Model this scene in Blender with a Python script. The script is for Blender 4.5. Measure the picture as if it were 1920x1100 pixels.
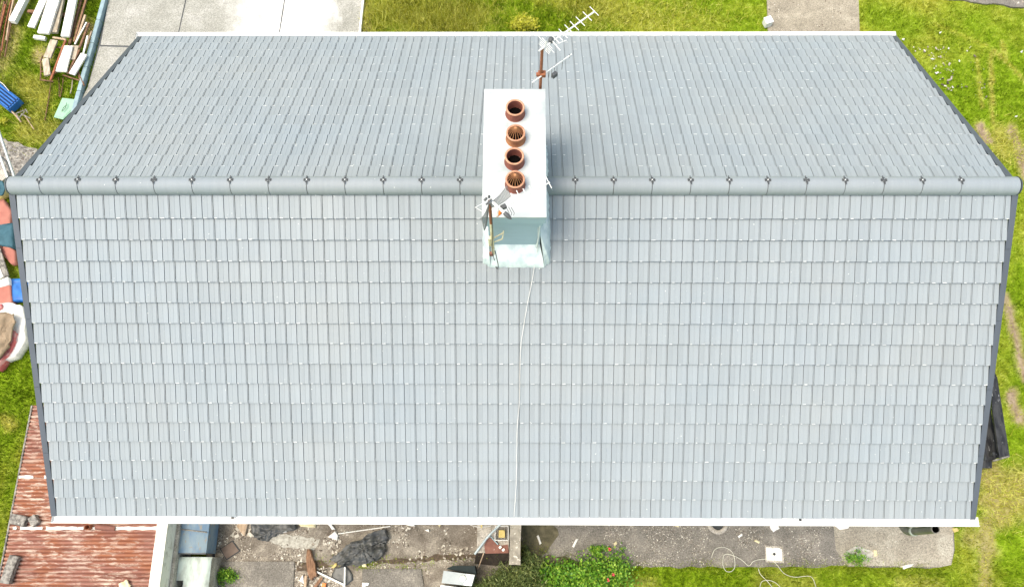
import bpy, bmesh, math, random
import numpy as np
from mathutils import Vector, Matrix
random.seed(7); RNG = np.random.default_rng(7)
D = bpy.data; SC = bpy.context.scene; COL = SC.collection
for o in list(D.objects): D.objects.remove(o)

# ------------------------------------------------------------------ camera
F, TILT, YAW, ROLL = 1551.70943, .324537294, .0040183075, .00704307108
EZ = 5.1                                  # eaves height
CAM = np.array([.10525663, -5.07472108, 12.9346345 + EZ])
HS, HR = 4.27632979, 2.57830310           # half span and rise of the roof
def rotm():
    cx, sx = math.cos(TILT), math.sin(TILT); Rx = np.array([[1,0,0],[0,cx,-sx],[0,sx,cx]])
    cz, sz = math.cos(YAW), math.sin(YAW); Rz = np.array([[cz,-sz,0],[sz,cz,0],[0,0,1]])
    cr, sr = math.cos(ROLL), math.sin(ROLL); Ry = np.array([[cr,0,sr],[0,1,0],[-sr,0,cr]])
    return Rz @ Ry @ Rx
RM = rotm()
cam = D.objects.new('camera', D.cameras.new('camera')); COL.objects.link(cam)
cam.data.sensor_width = 36; cam.data.lens = F / 1920 * 36; cam.data.clip_end = 2000; cam.data.clip_start = .1
cam.matrix_world = Matrix.Translation(Vector(CAM)) @ Matrix(RM.tolist()).to_4x4()
SC.camera = cam
# ------------------------------------------------------------------ sky and sun
SUN_EL, SUN_AZ = math.radians(70), math.radians(-105)      # azimuth from +y towards +x
w = D.worlds.new('World'); SC.world = w; w.use_nodes = True
nt = w.node_tree; nt.nodes.clear()
sky = nt.nodes.new('ShaderNodeTexSky'); sky.sky_type = 'NISHITA'; sky.sun_disc = False
sky.sun_elevation = SUN_EL; sky.sun_rotation = SUN_AZ; sky.air_density = 1.0; sky.dust_density = 3.5; sky.ozone_density = .7
bg = nt.nodes.new('ShaderNodeBackground'); bg.inputs['Strength'].default_value = .15
wo = nt.nodes.new('ShaderNodeOutputWorld')
cl = nt.nodes.new('ShaderNodeMix'); cl.data_type = 'RGBA'; cl.blend_type = 'MULTIPLY'; cl.inputs[0].default_value = 1; cl.inputs[7].default_value = (1, .97, .82, 1)   # thin white cloud takes the blue out of the sky
nt.links.new(sky.outputs[0], cl.inputs[6]); nt.links.new(cl.outputs[2], bg.inputs[0]); nt.links.new(bg.outputs[0], wo.inputs[0])
sl = D.lights.new('sun', 'SUN'); sl.energy = 1.05; sl.angle = math.radians(28); sl.color = (1, .95, .88)
so = D.objects.new('sun', sl); COL.objects.link(so)
sd = Vector((math.cos(SUN_EL)*math.sin(SUN_AZ), math.cos(SUN_EL)*math.cos(SUN_AZ), math.sin(SUN_EL)))
so.rotation_euler = sd.to_track_quat('Z', 'Y').to_euler(); so.location = (0, 0, 40)
SC.view_settings.view_transform = 'Standard'; SC.view_settings.look = 'None'
SC.view_settings.exposure = 1.26; SC.view_settings.gamma = 1
SC.cycles.max_bounces = 6

# ------------------------------------------------------------------ pixel of the survey photo -> point in the place
def _k(o, d): return CAM + o * d
def ray(u, v): return RM @ np.array([(u-960)/F, (550-v)/F, -1.])
def at(u, v, z=0.):
    d = ray(u, v); return Vector(_k((z-CAM[2])/d[2], d))
def aty(u, v, y):
    d = ray(u, v); return Vector(_k((y-CAM[1])/d[1], d))
def onroof(u, v, off=0.):
    d = ray(u, v); m = HR/HS; return Vector(_k((EZ+HR+off+m*CAM[1]-CAM[2])/(d[2]-m*d[1]), d))
def project(P):
    c = (P - CAM) @ RM
    return 960 + F*c[:,0]/-c[:,2], 550 - F*c[:,1]/-c[:,2]

# ------------------------------------------------------------------ object helpers
ORG = {}
def setp(o, label=None, cat=None, group=None, kind=None):
    if label: o['label'] = label
    if cat: o['category'] = cat
    if group: o['group'] = group
    if kind: o['kind'] = kind
    return o
def thing(name, loc, label, cat, group=None):
    o = D.objects.new(name, None); COL.objects.link(o); o.location = loc; o.empty_display_size = .2
    ORG[o.name] = Vector(loc); return setp(o, label, cat, group)
class MB:
    def __init__(s): s.v = []; s.f = []; s.mi = []; s.sm = []
    def add(s, vs, fs, mi=0, smooth=False):
        n = len(s.v); s.v += [tuple(p) for p in vs]
        for f in fs: s.f.append([i+n for i in f]); s.mi.append(mi); s.sm.append(smooth)
        return s
    def prism(s, pts, d, mi=0):                       # polygon pts extruded by vector d
        n = len(pts); d = Vector(d); a = [Vector(p) for p in pts]; b = [p + d for p in a]
        s.add(a + b, [list(range(n))[::-1], list(range(n, 2*n))] + [[i, (i+1) % n, (i+1) % n + n, i+n] for i in range(n)], mi); return s
    def box(s, c, sz, rot=None, bev=0, mi=0):
        c = Vector(c); x, y, z = [q/2 for q in sz]; R = rot or Matrix.Identity(3)
        if bev <= 0:
            vs = [c + R @ Vector((i*x, j*y, k*z)) for i in (-1,1) for j in (-1,1) for k in (-1,1)]
            s.add(vs, [[0,1,3,2],[4,6,7,5],[0,4,5,1],[2,3,7,6],[0,2,6,4],[1,5,7,3]], mi); return s
        b = min(bev, x*.9, y*.9, z*.9); bm = bmesh.new(); bmesh.ops.create_cube(bm, size=1)
        for v in bm.verts: v.co = Vector((v.co.x*2*x, v.co.y*2*y, v.co.z*2*z))
        bmesh.ops.bevel(bm, geom=bm.edges[:], offset=b, segments=2, affect='EDGES', profile=.6)
        bm.verts.index_update()
        s.add([c + R @ v.co for v in bm.verts], [[v.index for v in f.verts] for f in bm.faces], mi); bm.free(); return s
    def tube(s, pts, r, n=8, mi=0, caps=True, smooth=True):
        pts = [Vector(p) for p in pts]; rr = r if isinstance(r, (list, tuple)) else [r]*len(pts); vs = []; up = None
        for i, p in enumerate(pts):
            t = (pts[min(i+1, len(pts)-1)] - pts[max(i-1, 0)]).normalized()
            if up is None: up = Vector((0,0,1)) if abs(t.z) < .9 else Vector((1,0,0))
            a = t.cross(up).normalized(); b = a.cross(t).normalized(); up = b
            for k in range(n):
                q = 2*math.pi*k/n; vs.append(p + (a*math.cos(q) + b*math.sin(q))*rr[i])
        fs = [[i*n+k, i*n+(k+1) % n, (i+1)*n+(k+1) % n, (i+1)*n+k] for i in range(len(pts)-1) for k in range(n)]
        s.add(vs, fs, mi, smooth)
        if caps: s.add(vs[:n], [list(range(n))[::-1]], mi); s.add(vs[-n:], [list(range(n))], mi)
        return s
    def lathe(s, c, prof, n=28, mi=0, smooth=True, axis=None):
        c = Vector(c); vs = []
        for r, z in prof:
            for k in range(n):
                q = 2*math.pi*k/n; vs.append(c + Vector((r*math.cos(q), r*math.sin(q), z)))
        m = len(prof)
        s.add(vs, [[i*n+k, i*n+(k+1) % n, (i+1)*n+(k+1) % n, (i+1)*n+k] for i in range(m-1) for k in range(n)], mi, smooth); return s
    def build(s, name, mat, parent=None, attr=None):
        if parent is not None: org = ORG[parent.name]
        else:
            a = np.array(s.v); org = Vector(((a[:,0].min()+a[:,0].max())/2, (a[:,1].min()+a[:,1].max())/2, a[:,2].min()))
        me = D.meshes.new(name)
        me.from_pydata([(p[0]-org.x, p[1]-org.y, p[2]-org.z) for p in s.v], [], s.f)
        for m in (mat if isinstance(mat, (list, tuple)) else [mat]): me.materials.append(m)
        me.polygons.foreach_set('material_index', s.mi); me.polygons.foreach_set('use_smooth', s.sm)
        if attr is not None:
            for k, arr in attr.items():
                a_ = me.attributes.new(k, 'FLOAT', 'FACE'); a_.data.foreach_set('value', np.asarray(arr, dtype=np.float32))
        me.update()
        o = D.objects.new(name, me); COL.objects.link(o)
        if parent is not None: o.parent = parent; ORG[o.name] = org
        else: o.location = org; ORG[o.name] = org
        return o
def top(o, label, cat, group=None): return setp(o, label, cat, group)
def npmesh(name, V, Fs, mat, attr=None, smooth=False, kind='structure', domain='POINT'):
    me = D.meshes.new(name); V = np.asarray(V, dtype=np.float32); Fs = np.asarray(Fs, dtype=np.int32); k = Fs.shape[1]
    me.vertices.add(len(V)); me.vertices.foreach_set('co', V.ravel())
    me.loops.add(Fs.size); me.loops.foreach_set('vertex_index', Fs.ravel())
    me.polygons.add(len(Fs)); me.polygons.foreach_set('loop_start', np.arange(0, Fs.size, k, dtype=np.int32))
    me.polygons.foreach_set('use_smooth', np.full(len(Fs), smooth))
    me.update(calc_edges=True); me.materials.append(mat)
    for a, arr in (attr or {}).items():
        q = me.attributes.new(a, 'FLOAT', domain); q.data.foreach_set('value', np.asarray(arr, dtype=np.float32))
    o = D.objects.new(name, me); COL.objects.link(o)
    if kind: o['kind'] = kind
    return o
def vnoise(x, y, sc, seed=0):
    g = np.random.default_rng(1000+seed).random((256, 256)); X = np.asarray(x)*sc+71.3; Y = np.asarray(y)*sc+37.7
    i = np.floor(X).astype(int); j = np.floor(Y).astype(int); fx = X-i; fy = Y-j
    fx = fx*fx*(3-2*fx); fy = fy*fy*(3-2*fy); i %= 256; j %= 256; i1 = (i+1) % 256; j1 = (j+1) % 256
    return (g[i,j]*(1-fx)+g[i1,j]*fx)*(1-fy) + (g[i,j1]*(1-fx)+g[i1,j1]*fx)*fy
def fbm(x, y, sc, seed=0, n=4):
    return sum(vnoise(x, y, sc*2**k, seed+k)/2**k for k in range(n)) / (2-2**(1-n))

# ------------------------------------------------------------------ materials
def lin(c):
    return tuple(((q/255)/12.92 if q/255 <= .04045 else ((q/255+.055)/1.055)**2.4) for q in c)
class M_:
    def __init__(s, name, rough=.8, metal=0, spec=.4):
        s.m = D.materials.new(name); s.m.use_nodes = True; s.t = s.m.node_tree; s.n = s.t.nodes
        s.b = s.n['Principled BSDF']; s.b.inputs['Roughness'].default_value = rough
        s.b.inputs['Metallic'].default_value = metal; s.b.inputs['Specular IOR Level'].default_value = spec
        s.c = None; s.pos = None; s.h = None
    def L(s, a, b): s.t.links.new(a, b)
    def coord(s, st=(1,1,1), rotz=0):
        g = s.n.new('ShaderNodeNewGeometry'); m = s.n.new('ShaderNodeMapping')
        m.inputs['Scale'].default_value = st; m.inputs['Rotation'].default_value = (0,0,rotz); s.L(g.outputs['Position'], m.inputs[0]); return m.outputs[0]
    def noise(s, sc, st=(1,1,1), det=6, rough=.6, dist=0, rotz=0):
        t = s.n.new('ShaderNodeTexNoise'); t.inputs['Scale'].default_value = sc; t.inputs['Detail'].default_value = det
        t.inputs['Roughness'].default_value = rough; t.inputs['Distortion'].default_value = dist; s.L(s.coord(st, rotz), t.inputs['Vector']); return t.outputs['Fac']
    def vor(s, sc, st=(1,1,1), out='Distance', feat='F1'):
        t = s.n.new('ShaderNodeTexVoronoi'); t.feature = feat; t.inputs['Scale'].default_value = sc; s.L(s.coord(st), t.inputs['Vector']); return t.outputs[out]
    def attr(s, name):
        a = s.n.new('ShaderNodeAttribute'); a.attribute_name = name; return a.outputs['Fac']
    def ramp(s, fac, stops, interp='LINEAR'):
        r = s.n.new('ShaderNodeValToRGB'); r.color_ramp.interpolation = interp; e = r.color_ramp.elements
        while len(e) < len(stops): e.new(.5)
        for q, (p, c) in zip(e, stops):
            q.position = p; q.color = (*c, 1) if not isinstance(c, (int, float)) else (c, c, c, 1)
        s.L(fac, r.inputs[0]); return r.outputs[0]
    def mix(s, fac, a, b, mode='MIX'):
        m = s.n.new('ShaderNodeMix'); m.data_type = 'RGBA'; m.blend_type = mode
        if isinstance(fac, (int, float)): m.inputs[0].default_value = fac
        else: s.L(fac, m.inputs[0])
        for k, q in ((6, a), (7, b)):
            if isinstance(q, tuple): m.inputs[k].default_value = (*q, 1)
            else: s.L(q, m.inputs[k])
        return m.outputs[2]
    def math(s, op, a, b=0.):
        m = s.n.new('ShaderNodeMath'); m.operation = op
        for k, q in ((0, a), (1, b)):
            if isinstance(q, (int, float)): m.inputs[k].default_value = q
            else: s.L(q, m.inputs[k])
        return m.outputs[0]
    def bump(s, h, dist=.01, strength=.5):
        b = s.n.new('ShaderNodeBump'); b.inputs['Distance'].default_value = dist; b.inputs['Strength'].default_value = strength
        s.L(h, b.inputs['Height']); s.L(b.outputs[0], s.b.inputs['Normal'])
    def done(s, col):
        if isinstance(col, tuple): s.b.inputs['Base Color'].default_value = (*col, 1)
        else: s.L(col, s.b.inputs['Base Color'])
        return s.m
def simple(name, c, c2=None, sc=8, st=(1,1,1), rough=.8, metal=0, lo=.35, hi=.65, spec=.4, bump=0, speck=None):
    m = M_(name, rough, metal, spec); c2 = c2 or tuple(q*.8 for q in c)
    f = m.noise(sc, st); col = m.ramp(f, [(lo, c2), (hi, c)])
    if speck:
        s2 = m.ramp(m.noise(speck[1], st, 3), [(speck[2], 0.), (speck[2]+.05, 1.)]); col = m.mix(s2, col, speck[0])
    if bump: m.bump(f, bump, .6)
    return m.done(col)
def roof_mat(name, base, gain=1.):
    m = M_(name, .62, 0, .35); r = m.attr('tone')
    col = m.ramp(r, [(0, tuple(q*.92*gain for q in base)), (.5, tuple(q*gain for q in base)), (1, tuple(q*1.07*gain for q in base))])
    st = m.ramp(m.noise(17, (1, .05, .05), 3, .6), [(.3, .96), (.7, 1.03)]); col = m.mix(1., col, st, 'MULTIPLY')
    mo = m.ramp(m.noise(.55, (1,1,1), 5, .6), [(.3, (.93,.96,1.0)), (.7, (1.02,1.0,.99))]); col = m.mix(1., col, mo, 'MULTIPLY')
    gr = m.ramp(m.noise(160, (1,1,1), 2, .6), [(.3, .93), (.7, 1.05)]); col = m.mix(1., col, gr, 'MULTIPLY')
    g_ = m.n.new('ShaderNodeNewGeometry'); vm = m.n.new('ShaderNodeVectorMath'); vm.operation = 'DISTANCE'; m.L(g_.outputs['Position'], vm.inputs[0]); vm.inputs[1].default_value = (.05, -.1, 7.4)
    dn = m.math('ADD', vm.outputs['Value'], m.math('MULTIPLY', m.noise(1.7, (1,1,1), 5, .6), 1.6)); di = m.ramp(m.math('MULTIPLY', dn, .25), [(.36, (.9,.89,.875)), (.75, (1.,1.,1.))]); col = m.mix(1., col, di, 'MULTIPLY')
    sp = m.ramp(m.noise(34, (1,1,1), 2, .4), [(.765, 0.), (.79, 1.)]); col = m.mix(sp, col, (.7,.72,.7))
    m.bump(m.noise(60, (1, .3, .3), 3), .002, .5)
    return m.done(col)
RB = (.283, .315, .334)
MT = dict(
 tile=roof_mat('roof_tile', RB), cap=roof_mat('ridge_tile_mat', RB, .93),
 chip=simple('bare_tile_edge', (.78,.8,.8), (.6,.62,.62), 40),  # pale tone for the slivers set on the lower tile edges
 groove=simple('dark_slate', (.05,.055,.06)), verge=simple('verge_trim', (.085,.1,.125), (.07,.082,.1), 3, (1,.3,.3), .55),
 white=simple('white_upvc', (.82,.82,.8), (.76,.76,.74), 5, rough=.45), render=simple('render_wall', (.6,.58,.54), (.5,.48,.45), 3, bump=.004),
 ctop=simple('chimney_top_paint', (.47,.5,.5), (.34,.39,.4), 3.6, lo=.3, hi=.5, rough=.6, bump=.004),  # chimney top toned paler than the bluer, darker sides
 cside=simple('chimney_side_paint', (.36,.48,.57), (.33,.44,.53), 2.4, (1,1,3), .6), skirt=simple('skirt_paint', (.7,.77,.77), (.5,.59,.61), 6, lo=.35, hi=.55, rough=.55, bump=.01),
 terra=simple('terracotta', (.29,.095,.065), (.17,.06,.045), 9, bump=.002), terra2=simple('terracotta_ochre', (.38,.165,.07), (.25,.09,.045), 9, bump=.002),
 guard=simple('guard_ribs', (.5,.24,.11), (.38,.16,.07), 12),
 rim=simple('terracotta_rim', (.55,.3,.19), (.42,.2,.12), 14), rust=simple('rust', (.36,.13,.06), (.2,.07,.035), 14, bump=.003),
 alu=simple('aluminium_tube', (.78,.78,.77), (.68,.68,.67), 6, rough=.4, metal=.25), pale_wire=simple('pale_wire', (.74,.72,.6)), wire=simple('grey_wire', (.22,.22,.23), rough=.5),
 soot=simple('soot', (.006,.005,.005), rough=1, spec=0),  # near-black that paints the unlit depth inside pots and vent pipe
 black=simple('black_plastic', (.02,.022,.025), (.03,.03,.033), 6, rough=.45), dgrey=simple('dark_grey', (.09,.095,.1), rough=.5),
 cream=simple('cream_paint', (.72,.68,.48), (.55,.45,.25), 12), orange=simple('orange_plastic', (.75,.2,.02), (.6,.15,.02), 10, rough=.45),
 gblack=simple('black_gloss_paint', (.018,.018,.02), (.05,.05,.05), 3, (4,1,1), .22, lo=.4, hi=.6, speck=((.35,.35,.35), 9, .66)),
 wplank=simple('white_plank', (.83,.81,.76), (.62,.57,.48), 2.2, (3,1,1), .8, lo=.3, hi=.45, speck=((.4,.33,.24), 14, .64)),
 oplank=simple('weathered_plank', (.5,.45,.36), (.3,.24,.17), 5, (4,1,1), .85, speck=((.12,.07,.04), 18, .63)),
 wood=simple('old_wood', (.3,.17,.1), (.15,.075,.04), 9, (3,1,1)), pwood=simple('pale_wood', (.55,.42,.3), (.35,.24,.15), 9, (3,1,1)),
 bwood=simple('brown_bar', (.24,.125,.07), (.1,.055,.03), 12), blue=simple('blue_plastic', (.02,.16,.5), (.015,.11,.38), 8, rough=.45),
 dblue=simple('dark_blue_plastic', (.01,.06,.2), rough=.6), green=simple('green_plastic', (.3,.5,.36), (.25,.43,.31), 4, rough=.55), bkerb=simple('painted_kerb', (.28,.38,.41), (.2,.28,.32), 5, lo=.3, hi=.6),
 galv=simple('galvanised', (.55,.58,.58), (.42,.46,.47), 5, rough=.4, metal=.3), tbluep=simple('faded_blue', (.12,.2,.3), (.2,.27,.32), 3.4, (2,1,1), .6, lo=.4, hi=.6, speck=((.24,.23,.21), 7, .6)),
 paleg=simple('pale_green_felt', (.5,.58,.53), (.33,.36,.33), 4.5, (1.6,.6,1), .75, lo=.36, hi=.55, bump=.01), red=simple('red_cloth', (.5,.12,.12), (.62,.3,.28), 5, lo=.4, hi=.5),
 redb=simple('brick_red_sheet', (.42,.17,.13), (.36,.13,.1), 4), teal=simple('teal_sheet', (.05,.13,.17), (.03,.09,.12), 6), tan=simple('tan_blanket', (.33,.25,.17), (.24,.18,.12), 6, bump=.01),
 wcloth=simple('white_cloth', (.84,.82,.78), (.72,.7,.66), 4), tarp=simple('black_sheeting', (.04,.045,.052), (.1,.1,.095), 5, rough=.42, lo=.35, hi=.75, bump=.01),
 yellow=simple('yellow_plastic', (.62,.5,.2), (.5,.38,.12), 12), manhole=simple('rusty_cover', (.17,.125,.1), (.13,.095,.075), 8),
 lichen=simple('lichen_block', (.3,.28,.25), (.1,.09,.08), 14, lo=.4, hi=.6, bump=.02, speck=((.55,.53,.48), 22, .66)),
 cement=simple('cement_dust', (.5,.48,.42), (.3,.28,.24), 14, lo=.4, hi=.6), soilb=simple('brown_soil', (.12,.085,.055), (.05,.035,.022), 14, bump=.02), moss=simple('mossy_soil', (.14,.12,.07), (.06,.055,.03), 9, bump=.02),
 darkteal=simple('dark_teal_metal', (.012,.022,.024), rough=.6, spec=.2), boxlid=simple('brushed_lid', (.42,.45,.46), (.3,.34,.35), 3, rough=.5), lwall=simple('lichen_wall', (.38,.34,.28), (.22,.195,.16), 7, bump=.015, speck=((.62,.58,.5), 17, .6)),
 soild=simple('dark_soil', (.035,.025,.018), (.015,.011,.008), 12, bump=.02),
 pink=simple('pink_petal', (.8,.12,.15), (.65,.06,.1), 30), pipe=simple('grey_pipe', (.09,.092,.085), (.13,.13,.12), 6, rough=.35),
 bluegrey=simple('bluegrey_tube', (.46,.52,.53), (.34,.4,.42), 7, rough=.5), rustplate=simple('rust_plate', (.25,.11,.08), (.16,.065,.05), 7, speck=((.5,.45,.4), 9, .68)))
# concretes
def concrete(name, a, b, c, specks=True, sc=1.4, white=None):
    m = M_(name, .9, 0, .2); f = m.noise(sc, (1,1,1), 9, .68, .4)
    col = m.ramp(f, [(.3, a), (.5, b), (.68, c)])
    g = m.ramp(m.noise(38, (1,1,1), 4, .7), [(.32, .55), (.68, 1.32)]); col = m.mix(1., col, g, 'MULTIPLY')
    if specks:
        zone = m.ramp(m.noise(2.1, (1,1,1), 5, .6), [(.42, .0), (.6, .8)])
        s1 = m.ramp(m.noise(30, (1,1,1), 3, .5), [(.62, 0.), (.68, 1.)]); col = m.mix(m.math('MULTIPLY', s1, zone), col, (.5,.45,.38))
        s2 = m.ramp(m.noise(21, (1.3,1,1), 4, .6), [(.27, 1.), (.36, 0.)]); col = m.mix(m.math('MULTIPLY', s2, .8), col, (.07,.05,.035))
    if white == 'band':
        g = m.n.new('ShaderNodeNewGeometry'); sx = m.n.new('ShaderNodeSeparateXYZ'); m.L(g.outputs['Position'], sx.inputs[0])
        e = m.math('ADD', m.math('MULTIPLY', m.math('ADD', sx.outputs[0], 8.5), .2), m.math('MULTIPLY', m.noise(1.6, (1,.6,1), 7, .65), .35))
        bd_ = m.ramp(e, [(.36, 0.), (.56, .9), (.86, 1.), (.97, 0.)]); sp_ = m.ramp(m.noise(3.2, (1,1,1), 7, .7), [(.42, .55), (.6, 1.)]); col = m.mix(m.math('MULTIPLY', bd_, sp_), col, (.74,.73,.7)); white = None
    if white:
        s3 = m.ramp(m.noise(white[0], (1,.55,1), 6, .6, .5), [(white[1], 0.), (white[1]+.12, 1.)]); col = m.mix(s3, col, (.78,.77,.72))
    m.bump(m.noise(25, (1,1,1), 5), .01, .5)
    return m.done(col)
MT['drive'] = concrete('driveway_concrete', (.27,.265,.235), (.335,.33,.295), (.42,.41,.38), False, 1.6, 'band')
MT['path'] = concrete('path_concrete', (.22,.195,.15), (.31,.275,.215), (.4,.36,.285), True, 1.8)
MT['yard'] = concrete('yard_concrete', (.12,.1,.08), (.23,.2,.165), (.4,.36,.3), True, 2.6)
MT['slab'] = concrete('slab_concrete', (.13,.12,.105), (.19,.175,.155), (.3,.275,.24), True, 1.9)
MT['slab2'] = concrete('pale_slab_concrete', (.25,.22,.175), (.34,.305,.245), (.43,.4,.33), True, 1.5)
MT['wallc'] = concrete('wall_concrete', (.2,.18,.15), (.42,.38,.33), (.58,.53,.47), True, 4)
MT['whitewall'] = simple('whitewashed_wall', (.78,.75,.68), (.5,.46,.4), 5, lo=.3, hi=.48, bump=.01, speck=((.2,.17,.14), 13, .66))
# rusty corrugated sheet
m = M_('rusty_corrugated', .75, 0, .3); f = m.noise(2.2, (.5, 4.5, 1), 9, .7, .3)
col = m.ramp(f, [(.3, (.13,.048,.032)), (.45, (.25,.105,.075)), (.58, (.3,.14,.105)), (.75, (.4,.24,.185))])
big = m.ramp(m.noise(.9, (1,2,1), 4), [(.45, 0.), (.62, 1.)]); col = m.mix(m.math('MULTIPLY', big, .5), col, (.34,.12,.04))
pt = m.ramp(m.noise(5, (.6, 2.4, 1), 9, .75, .3), [(.5, 0.), (.56, 1.)])
pm = m.ramp(m.noise(.8, (1,1,1), 3), [(.36, .25), (.6, 1.)]); col = m.mix(m.math('MULTIPLY', pt, pm), col, (.55,.43,.35))
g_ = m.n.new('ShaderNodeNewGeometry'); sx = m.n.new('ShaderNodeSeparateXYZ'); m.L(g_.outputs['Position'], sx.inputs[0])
wv = m.math('SINE', m.math('ADD', m.math('MULTIPLY', sx.outputs[1], 2*math.pi/.076), math.pi/2)); grime = m.ramp(m.math('MULTIPLY', m.math('ADD', wv, 1.), .5), [(.0, (.5,.42,.4)), (.3, (.85,.81,.79)), (.6, (1.,1.,1.))]); col = m.mix(1., col, grime, 'MULTIPLY')  # shade of the troughs painted into the sheet colour along the corrugations
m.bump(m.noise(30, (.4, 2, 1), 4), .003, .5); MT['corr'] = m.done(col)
# ground and grass
def grass_cols(m, shift=1., v=None):
    dry = m.attr('dry'); v = v or m.attr('vary')
    lush = m.ramp(v, [(0, (.06*shift,.115*shift,.003)), (.5, (.175*shift,.282*shift,.008)), (1, (.34*shift,.46*shift,.035))])
    straw = m.ramp(v, [(0, (.17*shift,.16*shift,.015)), (.5, (.4*shift,.38*shift,.045)), (1, (.7*shift,.66*shift,.2))])
    return m.mix(dry, lush, straw)
m = M_('grass_blade', .8, 0, .04); MT['blade'] = m.done(grass_cols(m, 1.03))
m.b.inputs['Subsurface Weight'].default_value = 0
m = M_('lawn_ground', .95, 0, .1); base = grass_cols(m, .9, m.ramp(m.noise(7, (1,1,1), 7, .7), [(.25, 0.), (.75, 1.)]))
soil = m.ramp(m.noise(6, (1,1,1), 8, .7), [(.3, (.13,.09,.055)), (.55, (.3,.23,.16)), (.75, (.45,.38,.29))])
col = m.mix(m.attr('bare'), base, soil); m.bump(m.noise(18, (1,1,1), 6), .03, .7); MT['ground'] = m.done(col)
def leafm(name, stops):
    m = M_(name, .5, 0, .3); return m.done(m.ramp(m.attr('vary'), stops))
MT['leafd'] = leafm('dark_needles', [(0, (.03,.055,.015)), (.45, (.1,.14,.035)), (1, (.33,.36,.13))])
MT['leafb'] = leafm('bright_leaves', [(0, (.02,.07,.01)), (.5, (.11,.27,.018)), (1, (.36,.5,.06))])
MT['leafy'] = leafm('yellow_leaves', [(0, (.2,.22,.02)), (.5, (.45,.45,.03)), (1, (.7,.66,.12))])
MT['chips'] = leafm('rubble_chips', [(0, (.04,.03,.02)), (.25, (.13,.1,.075)), (.5, (.26,.22,.18)), (.75, (.42,.38,.31)), (1, (.66,.63,.56))])

# ------------------------------------------------------------------ ground
def segd(x, y, a, b):
    ax, ay, bx, by = a.x, a.y, b.x, b.y; dx, dy = bx-ax, by-ay; q = max(dx*dx+dy*dy, 1e-9)
    t = np.clip(((x-ax)*dx+(y-ay)*dy)/q, 0, 1); return np.hypot(x-ax-t*dx, y-ay-t*dy)
# (u0, v0, u1, v1, half width m, dry, bare, dark)
SPOTS = [(1898,238,1925,330,.13,.8,1,0),(1838,238,1852,262,.12,.8,1,0),(1885,555,1925,705,.11,.8,1,0),(1898,738,1912,785,.12,.9,1,0),(1886,250,1880,290,.3,.75,.2,0),
 (1865,925,1925,925,.45,.95,.45,0),(1850,880,1880,960,.3,1,.5,0),(1852,975,1848,1110,.16,.8,.55,0),(1820,1010,1845,1030,.25,.7,.4,0),
 (1753,43,1850,86,.07,.55,0,0),(1858,98,1862,235,.05,.85,.2,0),(1862,92,1925,152,.06,.85,.2,0),(1832,108,1842,200,.05,.7,.1,0),(1880,75,1888,110,.05,.8,.1,0),
 (700,20,860,50,.5,.62,0,0),(760,10,900,30,.3,.5,0,0),(686,10,684,60,.12,.9,.6,0),(1110,5,1250,60,.5,.55,0,0),(1020,0,1150,8,.25,.6,0,0),(1160,20,1330,50,.5,.35,0,0),
 (72,95,82,112,.2,.9,.7,0),(45,155,75,180,.3,.8,.1,0),(50,235,80,250,.35,.75,.2,0),(150,50,180,70,.25,.8,.6,0),(20,60,5,120,.3,.7,.5,0),(0,10,20,0,.5,.6,.5,0),(5,785,18,795,.15,.85,.1,0),(75,200,80,210,.2,.7,.2,0),
 (1130,1098,1220,1098,.15,.4,.2,0),(1440,1098,1500,1095,.3,.45,.1,0),(1690,1095,1760,1100,.2,.5,.2,0)]
SP = [(at(a,b), at(c,d), w_, dr, ba) for a,b,c,d,w_,dr,ba,_ in SPOTS]
LUSH = [(at(905,10), at(1010,50), .5), (at(1010,20), at(1080,60), .35), (at(1300,30), at(1430,55), .35), (at(20,700), at(30,770), .5), (at(0,300), at(60,120), .3), (at(1870,990), at(1925,985), .3), (at(1890,820), at(1900,860), .25), (at(1180,1082), at(1480,1090), .3), (at(1500,1085), at(1780,1085), .22), (at(1800,985), at(1810,1000), .15), (at(1650,30), at(1700,45), .4)]
def field(x, y):
    n = fbm(x, y, .55, 3); n2 = fbm(x, y, 3.2, 9)
    dry = np.clip((n-.5)*1.6 + .13 + (n2-.5)*.6, 0, .75); bare = np.zeros_like(dry)
    for a, b, w_ in LUSH:
        d = segd(x, y, a, b); k = np.clip(1.6-d/w_+(n2-.5), 0, 1); dry = dry*(1-.75*k)
    for a, b, w_, dr, ba in SP:
        d = segd(x, y, a, b) + (n2-.5)*w_*1.6; k = np.clip(1.5-d/w_, 0, 1)
        dry = np.maximum(dry, dr*k); bare = np.maximum(bare, ba*k)
    return dry, bare
def axis(lo, hi, st, far):
    c = np.arange(lo, hi+1e-6, st); e = [1.5, 4, 10, 25, 60, 150, far]
    return np.concatenate([[lo-q for q in e[::-1]], c, [hi+q for q in e]])
gx = axis(-15, 15, .1, 400); gy = axis(-7, 11, .1, 400)
X, Y = np.meshgrid(gx, gy, indexing='ij'); inn = (abs(X) < 15) & (Y > -7) & (Y < 11)
Z = np.where(inn, (fbm(X, Y, .8, 20)-.5)*.05 - .03, -.03)
dry, bare = field(X, Y); nx, ny = len(gx), len(gy); idx = np.arange(nx*ny).reshape(nx, ny)
FQ = np.stack([idx[:-1,:-1], idx[1:,:-1], idx[1:,1:], idx[:-1,1:]], -1).reshape(-1, 4)
npmesh('lawn_ground', np.stack([X, Y, Z], -1).reshape(-1, 3), FQ, MT['ground'],
       dict(dry=dry.ravel(), bare=bare.ravel(), vary=np.clip(fbm(X, Y, 7, 30).ravel()*1.2-.25, 0, 1)), True)

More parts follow.
